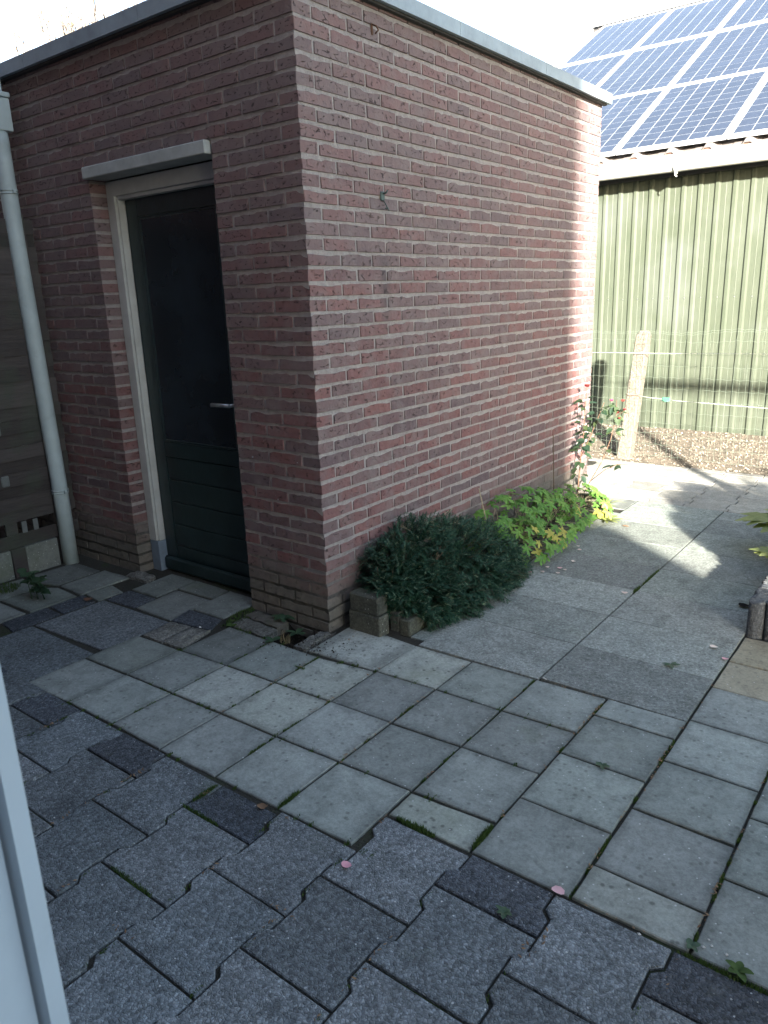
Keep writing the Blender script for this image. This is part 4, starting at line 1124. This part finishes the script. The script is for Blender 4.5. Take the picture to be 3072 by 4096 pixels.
for p_, r_b, mt in (((.128, 2.70, .868), .030, M_rosef), ((.308, 2.71, .775), .020, M_rosep), ((.385, 2.72, .775), .022, M_rosef), ((.35, 2.72, .69), .024, M_rosef), ((.40, 2.72, .715), .018, M_rosef), ((.37, 2.71, .655), .016, M_rosef)):
    bloom(p_, r_b, mt).build('flower', mt, rose)

# --- strap / rosette plants
def rosette(name, loc, n, ln, wd, mat, label, cat='plant', lift=.5, seed=1, arc=(0, 6.283), wavy=0.0):
    rs_ = random.Random(seed); e = empty(name, loc, label=label, cat=cat)
    for i in range(n):
        a = arc[0]+(arc[1]-arc[0])*(i+rs_.random())/n; l = ln*rs_.uniform(.65, 1.1); w2 = wd*rs_.uniform(.8, 1.15)
        el = lift*rs_.uniform(.5, 1.2); out = Vector((math.cos(a), math.sin(a), 0)); tg = Vector((-math.sin(a), math.cos(a), 0))
        m = MB(); vs = []; S = 8
        for k in range(S+1):
            t = k/S; x_ = l*t*math.cos(el*(1-.6*t)); z_ = l*(math.sin(el)*t-(.55+.3*el)*t*t*math.sin(el)*.9)+.004
            ww = w2/2*(math.sin(math.pi*min(1, t*.86+.10))**.8)*(1+wavy*math.sin(k*2.3)); cup = .18*ww
            p = Vector(loc)+out*x_+Vector((0, 0, max(z_, .003)))
            vs += [p-tg*ww+Vector((0, 0, cup)), p, p+tg*ww+Vector((0, 0, cup))]
        m.add(vs, [(k*3+j, k*3+j+1, (k+1)*3+j+1, (k+1)*3+j) for k in range(S) for j in range(2)], True)
        m.build('leaf', mat, e)
    return e
rosette('weed', (.44, 2.36, .004), 12, .15, .030, M_lime, 'pale flat weed rosette in the sun at the corner of the bed', 'weed', .5, 3, wavy=.15)
rosette('weed', (.16, 2.78, .004), 16, .17, .014, M_lime, 'low pale straggly weed at the foot of the rose', 'weed', .6, 4)
rosette('weed', (.30, 2.72, .004), 12, .15, .013, M_lime, 'thin yellow-green grassy weed right of the rose stem', 'weed', .6, 5)
rosette('leafy_plant', (1.58, 2.28, .13), 18, .30, .10, M_lime, 'large yellow-green leaves reaching over the paving at the right edge', 'plant', .8, 6, (1.9, 5.2), .2)
rosette('leafy_plant', (1.62, 1.72, .15), 9, .14, .06, M_lime, 'small yellowed leaf cluster hanging over the right planter edge', 'plant', .5, 16, (2.2, 4.4), .2)
rosette('weed', (-.16, -.06, -.04), 6, .062, .026, M_weed, 'dull green weed rosette in the hole at the shed corner', 'weed', .8, 7)
rosette('weed', (-.27, -.045, .0), 6, .07, .04, M_weed, 'round-leaved weed against the brick wall left of the corner hole', 'weed', 1.0, 8)
rosette('weed', (-.15, -.235, .0), 5, .05, .026, M_weed, 'small weed on the near rim of the corner hole', 'weed', .4, 9)
rosette('weed', (-.44, -.235, .0), 4, .035, .024, M_moss, 'tiny bright green seedling beside the rough paving bricks', 'weed', .5, 10)
rosette('weed', (1.453, .525, .004), 5, .04, .018, M_weed, 'small green leaf sprig lying on the large gravel slab', 'weed', .15, 12)
rosette('weed', (1.483, -.306, .002), 7, .028, .012, M_weed, 'flat seedling in a tile joint right of centre', 'weed', .3, 13)
rosette('weed', (2.045, -.885, .002), 5, .035, .018, M_moss, 'green seedling in the mossy joint at lower right', 'weed', .7, 14)
rosette('weed', (1.52, -1.045, .002), 6, .026, .014, M_weed, 'small seedling under the dark half paver near the bottom', 'weed', .6, 15)
rosette('weed', (1.937, -.875, .002), 5, .022, .014, M_weed, 'tiny seedling at the corner of the pale half tile, lower right', 'weed', .5, 17)
mm = MB(); rs = random.Random(77)
for _ in range(150):
    if rs.random() < .6: i = rs.randrange(2, 11); x, y = X[i]+.001, rs.uniform(-1.0 if i < 7 else -.88, .1 if i > 4 else -.25)
    else: x = rs.uniform(-.5, 1.25); y = rs.choice([L4, L3, L2, L1])(x)
    q = tuft(x, y, .005, rs.uniform(.01, .03), 26, .010); mm.add(q.v, q.f)
for _ in range(90):
    i = rs.randrange(5, 15); x = XB[i]; y = rs.uniform(-2.0, -1.1); q = tuft(x, y, .005, rs.uniform(.01, .03), 22, .009); mm.add(q.v, q.f)
mm.build('moss', M_moss, label='thin scattered moss growing along the paving joints', cat='moss', kind='stuff')
# taller left weed
tl = empty('tall_weed', (-1.66, -.60, 0), label='tall blurred green weed by the paving at the far left', cat='weed')
rs = random.Random(51); m = MB()
for q in range(3):
    a = Vector((-1.66+.03*q, -.60+.02*q, 0)); b = a+Vector((rs.uniform(-.05, .05), rs.uniform(-.04, .04), rs.uniform(.13, .22))); m.tube([a, a.lerp(b, .5), b], [.003, .0025, .001], 5)
    for i in range(9):
        t = rs.uniform(.2, 1); p = a.lerp(b, t); d = unit((rs.uniform(-1, 1), rs.uniform(-1, 1), .1)); rleaf(p, d, rs.uniform(1.2, 1.8), [oval(9).mesh('leaf', M_weed)], tl)
m.build('stems', M_weed, tl)
# grass wisps in the hole and soil
tuft(-.10, -.21, .03, .02, 26, .07).build('grass', M_seed, label='few dry grass wisps on the near rim of the corner hole', cat='grass', kind='stuff')
tuft(.35, 5.2, .05, .04, 60, .16).build('grass', M_moss, label='small grass tuft at the foot of the barn wall', cat='grass', kind='stuff')

# --- fallen petals and bits
def petal(x, y, s, mat, label, z=.006, nm='rose_petal', cat='petal', grp='fallen rose petals'):
    m = MB(); n = 9; a0 = U(0, 6.28); vs = [(x, y, z)]
    for i in range(n):
        a = a0+6.283*i/n; r = s*(1+.18*math.cos(a-a0)); vs.append((x+r*math.cos(a), y+r*.72*math.sin(a), z+.004*abs(math.cos((a-a0)))*s/.015+U(0, .001)))
    m.add(vs, [(0, 1+i, 1+(i+1) % n) for i in range(n)], True); m.build(nm, mat, label=label, cat=cat, group=grp)
for (x, y), s, mt, lb in (
    ((1.083, -1.155), .0165, M_petal, 'bright pink rose petal on an interlocking paver left of centre bottom'),
    ((1.602, -.905), .0185, M_petal, 'pink and cream rose petal on the corner of the charcoal half paver'),
    ((.463, 1.197), .014, M_petal, 'pink petal nearest the conifer below the leafy plant'),
    ((.514, 1.241), .014, M_petalw, 'pale petal just right of the pink one below the leafy plant'),
    ((.502, 1.322), .013, M_petalw, 'pale pink petal tucked under the lowest green leaves'),
    ((.593, 1.265), .013, M_petalw, 'whitish petal on the slab joint below the leafy plant'),
    ((.568, 1.345), .016, M_petal, 'larger pink petal in the middle of the petal cluster'),
    ((.606, 1.335), .012, M_petalw, 'small pale petal beside the larger pink petal'),
    ((.594, 1.49), .015, M_petalw, 'white and pink petal right of the leafy plant'),
    ((1.006, 1.182), .017, M_petalw, 'white petal by the long seam between gravel slabs'),
    ((1.556, .789), .018, M_petalw, 'pale pink petal on the big gravel slab near the planter'),
    ((1.62, .70), .014, M_petal, 'small salmon petal in the joint beside the buff tile'),
    ((.538, 1.698), .014, M_petalw, 'beige petal lying furthest along the leafy plant'),
    ((.500, 1.76), .012, M_petalw, 'tiny white petal at the far side of the leafy plant')):
    petal(x, y, s, mt, lb, .009)
petal(.690, -1.112, .017, M_dead, 'light brown dry leaf in the joint above the charcoal paver', .004, 'dead_leaf', 'leaf', 'dead leaves on the patio')
petal(-1.37, -.44, .030, M_rust, 'reddish brown dead leaf on the bricks by the shed door', .006, 'dead_leaf', 'leaf', 'dead leaves on the patio')
petal(1.56, 1.33, .03, M_black, 'curled black dead leaf against the planter palisades', .008, 'dead_leaf', 'leaf', 'dead leaves on the patio')
petal(.60, 2.30, .022, M_dead, 'small brown leaf on sunlit slab beside the pale weed', .008, 'dead_leaf', 'leaf', 'dead leaves on the patio')
lit = MB(); rs = random.Random(61)
spots = [(1.33, -1.42, 0, .09), (1.045, -1.45, 0, .05), (1.637, -1.08, 0, .05), (1.92, -1.0, 0, .08), (1.635, -.76, 0, .02), (1.04, -.93, 0, .02), (.73, -1.10, .08, 0), (1.05, -1.37, .06, 0), (.765, -1.66, .05, 0), (1.75, -.90, .12, 0), (1.637, -.3, 0, .10), (1.94, -.45, 0, .10), (1.33, -.15, 0, .2), (1.05, .11, .3, 0), (.73, -.78, .1, 0), (1.637, .3, 0, .2), (-1.45, -.25, .1, .1)]
for _ in range(70):
    if rs.random() < .5: spots.append((rs.choice(X[3:11])+0, rs.uniform(-.85, .1), .001, .03))
    else: spots.append((rs.choice(XB[6:16]), rs.uniform(-1.9, -1.1), .001, .04))
for x, y, rx, ry in spots:
    for _ in range(6):
        px, py = x+rs.uniform(-rx, rx)+rs.uniform(-.006, .006), y+rs.uniform(-ry, ry)+rs.uniform(-.006, .006); s = rs.uniform(.003, .008); a = rs.random()*6.28
        ca, sa = math.cos(a)*s, math.sin(a)*s
        lit.add([(px-ca, py-sa, .002), (px+sa*.4, py-ca*.4, .004), (px+ca, py+sa, .006), (px-sa*.4, py+ca*.4, .003)], [(0, 1, 2, 3)])
lit.build('leaf_litter', M_dead, label='tiny brown leaf scraps caught in the paving joints', cat='litter', kind='stuff')
stn = MB()
for x, y, s in ((1.822, -.911, .006), (1.96, -.86, .006), (1.975, -.845, .005), (1.99, -.862, .004), (2.01, -.85, .006), (1.965, -.83, .004), (1.945, -.865, .006), (-.56, -.33, .01), (1.06, .135, .006), (1.07, .13, .005)):
    stn.add([(x+s, y, .004), (x-s, y+s*.2, .004), (x, y+s*.7, .004), (x, y-s*.7, .004), (x, y, .004+s*.6)], [(0, 2, 4), (2, 1, 4), (1, 3, 4), (3, 0, 4)])
stn.build('white_grit', plain('white_grit_stone', (0.6, 0.6, 0.58), 0.8), label='few tiny white grit stones lying on the tiles', cat='grit', kind='stuff')

# --- bare shrub behind the roof, top left
tr = empty('bare_tree', (-11, 6.2, 0), label='pale bare-twigged tree showing above the shed roof at top left', cat='tree')
rs = random.Random(71); m = MB(); lf = MB()
MB().tube([(-11, 6.2, 0), (-11, 6.2, 2.2), (-10.9, 6.2, 3.8)], [.16, .13, .09], 10).build('trunk', M_twig, tr)
for i in range(85):
    a = Vector((-10.9+rs.uniform(-.5, .5), 6.2+rs.uniform(-.3, .3), rs.uniform(3.0, 3.9))); tx = rs.uniform(-12.5, -9.3); b = Vector((tx, 6.2+rs.uniform(-.6, .6), rs.uniform(5.6, 6.6)+(.15 if tx < -11 else -.1)))
    mid = a.lerp(b, .5)+Vector((rs.uniform(-.1, .1), 0, rs.uniform(0, .2))); pts = [a, mid, a.lerp(b, .8)+Vector((rs.uniform(-.05, .05), 0, .05)), b]
    m.tube(pts, [.03, .02, .015, .010], 5, False)
    for k in range(12):
        t = rs.uniform(.5, 1); q = mid.lerp(b, (t-.5)*2); d = unit((rs.uniform(-1, 1), rs.uniform(-.6, .6), rs.uniform(.2, 1.0))); e = q+d*rs.uniform(.12, .40); m.tube([q, e], [.008, .005], 3, False)
        for _ in range(2):
            p = q.lerp(e, rs.random()); s = rs.uniform(.02, .05); u1 = unit((rs.uniform(-1, 1), rs.uniform(-1, 1), rs.uniform(-1, 1))); lf.add([p, p+u1*s, p+u1*s*.6+Vector((0, 0, s*.6))], [(0, 1, 2)])
m.build('branches', plain('pale_twig', (0.16, 0.14, 0.125), 0.9), tr); lf.build('buds', M_seed, tr)

# --- planter shrubs off to the right, their shade falls on the slabs
rs = random.Random(81)
def leafy_mass(name, label, lumps, nl, mat, s0=.02, s1=.045, loc=(0, 0, 0)):
    e = empty(name, loc, label=label, cat='shrub'); m = MB(); b = MB()
    for _ in range(nl):
        c, r = lumps[rs.randrange(len(lumps))]; d = unit((rs.gauss(0, 1), rs.gauss(0, 1), rs.gauss(0, 1))); q = rs.random()**.4
        p = Vector([c[i]+r[i]*q*d[i] for i in range(3)])
        if p.z < .14: continue
        s = rs.uniform(s0, s1); a = unit((rs.uniform(-1, 1), rs.uniform(-1, 1), rs.uniform(-.5, .5))); n_ = unit((rs.uniform(-.7, .7), rs.uniform(-.7, .7), 1)); t_ = a.cross(n_).normalized()*s*.35
        m.add([p, p+a*s*.5+t_, p+a*s, p+a*s*.5-t_], [(0, 1, 2, 3)])
    for c, r in lumps:
        for _ in range(5):
            p = Vector(c)+Vector((rs.uniform(-.5, .5)*r[0], rs.uniform(-.5, .5)*r[1], r[2]*.5)); b.tube([(c[0], c[1], .1), tuple(Vector((c[0], c[1], .1)).lerp(p, .5)), tuple(p)], [.008, .006, .003], 5)
    m.build('foliage', mat, e); b.build('stems', M_twig, e); return e
leafy_mass('garden_shrub', 'broad leafy shrub in the planter just beyond the right edge', [((2.25, 1.75, .42), (.35, .40, .28)), ((2.75, 1.5, .5), (.45, .45, .36)), ((2.15, 2.35, .36), (.30, .40, .24)), ((2.02, 1.62, .50), (.16, .22, .16)), ((2.0, 1.95, .52), (.15, .25, .14)), ((2.7, 2.3, .5), (.4, .5, .34))], 6800, M_leaf, .03, .07, (2.4, 1.8, .1))
leafy_mass('garden_shrub', 'low leafy shrub beside the near corner of the right planter', [((2.08, 1.26, .30), (.20, .18, .20)), ((2.05, 1.28, .46), (.13, .15, .14)), ((2.6, 1.15, .4), (.35, .2, .28)), ((3.1, 1.2, .5), (.35, .3, .4))], 4200, M_leaf, .03, .06, (2.5, 1.2, .1))
# garden frame whose post and rail throw the bar shadow
gf = empty('timber_frame', (2.3, 2.0, 0), label='brown timber frame of two posts and a rail standing in the right planter', cat='trellis')
hb = 1.81
MB().box(2.28, 2.35, 1.96, 2.03, .0, hb, .004).build('post', M_timber, gf)
MB().box(4.7, 4.77, 1.96, 2.03, .0, hb, .004).build('post', M_timber, gf)
MB().box(2.20, 4.9, 1.965, 2.025, hb+.002, hb+.095, .004).build('rail', M_timber, gf)

# ================================================================== HOUSE BEHIND THE CAMERA + OPEN DOOR
hs_ = empty('brick_house', (0, -5, 0), label='two-storey brick house behind the viewer, shading the patio', cat='house')
EXR = 4.43
hw1 = MB(); hw1.box(-7, 1.25, -2.86, -2.64, -.05, 6.4); hw1.box(3.05, EXR, -2.86, -2.64, -.05, 6.4); hw1.box(1.25, 3.05, -2.86, -2.64, 2.35, 6.4); hw1.box(-7, EXR, -9.0, -8.8, -.05, 6.4); hw1.box(EXR-.2, EXR, -8.8, -2.86, -.05, 6.4); hw1.box(-7, -6.8, -8.8, -2.86, -.05, 6.4)
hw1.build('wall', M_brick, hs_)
hr = MB(); hr.add([(-7.2, -2.50, 6.35), (EXR+.02, -2.50, 6.35), (EXR+.02, -5.8, 8.8), (-7.2, -5.8, 8.8), (-7.2, -9.2, 6.35), (EXR+.02, -9.2, 6.35)], [(0, 1, 2, 3), (3, 2, 5, 4)]); hr.build('roof', M_rooft, hs_)
MB().box(1.25, 3.05, -2.84, -2.80, 0, .9).build('panel', M_white, hs_)
MB().box(1.2, 3.1, -8.6, -2.9, -.045, -.01).build('floor', M_woodf, hs_)
wd_ = empty('open_door', (1.5, -2.5, 0), label='white plastic door edge standing open close to the camera, lower left', cat='door')
E_, H_ = Vector((1.942, -2.339, 0)), Vector((1.27, -2.62, 0)); dv = (E_-H_).normalized(); nv = Vector((-dv.y, dv.x, 0))
def slab(a, b, o0, o1, z0, z1, c=.004):
    P = [H_+dv*a+nv*o0, H_+dv*b+nv*o0, H_+dv*b+nv*o1, H_+dv*a+nv*o1]; return inset([(p.x, p.y) for p in P], 0), z0, z1
ld = MB(); Ld = (E_-H_).length
for a, b, o0, o1 in ((.0, Ld-.012, -.035, .03), (Ld-.0115, Ld, -.028, .008)):
    P, z0, z1 = slab(a, b, o0, o1, .05, 2.15); ld.prism(P, z0, z1, .003)
ld.build('door_leaf', M_white, wd_)
P, z0, z1 = slab(Ld-.010, Ld+.006, .010, .022, .05, 2.15); MB().prism(P, z0, z1, .002).build('door_seal', M_white, wd_)

sky_block = empty('added_sky_blocker', (-4, -1.5, 0), label='unseen brick block added behind the woven fence to shut out left sky light', cat='sky blocker')  # unseen block, added to cut left sky light and darken the door wall
MB().box(-6.5, -2.35, -2.6, -.35, -.05, 3.5).build('wall', M_brick, sky_block); MB().box(-6.6, -2.28, -2.62, -.28, 3.502, 3.6).build('roof', M_roofing, sky_block)
pot = empty('added_shade_shrub', (3.05, -.91, 0), label='unseen cone-shaped potted shrub added right of view to shade the slabs', cat='shrub')  # added out of view, cone shaped so its shade covers a wedge of slabs
m = MB(); m.tube([(3.05, -.91, 0.003), (3.05, -.91, .30)], [.14, .19], 20); m.build('pot', M_rooft, pot)
rs = random.Random(91); m = MB()
for _ in range(15000):
    h_ = rs.uniform(.30, 1.20); R_ = .34 if h_ < .80 else .34*(1.22-h_)/.42
    a_ = rs.random()*6.283; q = math.sqrt(rs.random())*R_; p = Vector((3.05+q*math.cos(a_), -.91+q*math.sin(a_), h_))
    s_ = rs.uniform(.03, .06); a = unit((rs.uniform(-1, 1), rs.uniform(-1, 1), rs.uniform(-.5, .5))); t_ = a.cross(unit((rs.uniform(-.7, .7), rs.uniform(-.7, .7), 1))).normalized()*s_*.35
    m.add([p, p+a*s_*.5+t_, p+a*s_, p+a*s_*.5-t_], [(0, 1, 2, 3)])
m.build('foliage', M_leaf, pot); m = MB()
for i in range(6): m.tube([(3.05, -.91, .2), (3.05+.08*math.cos(i), -.91+.08*math.sin(i), .82)], [.01, .004], 5)
m.build('stems', M_twig, pot)
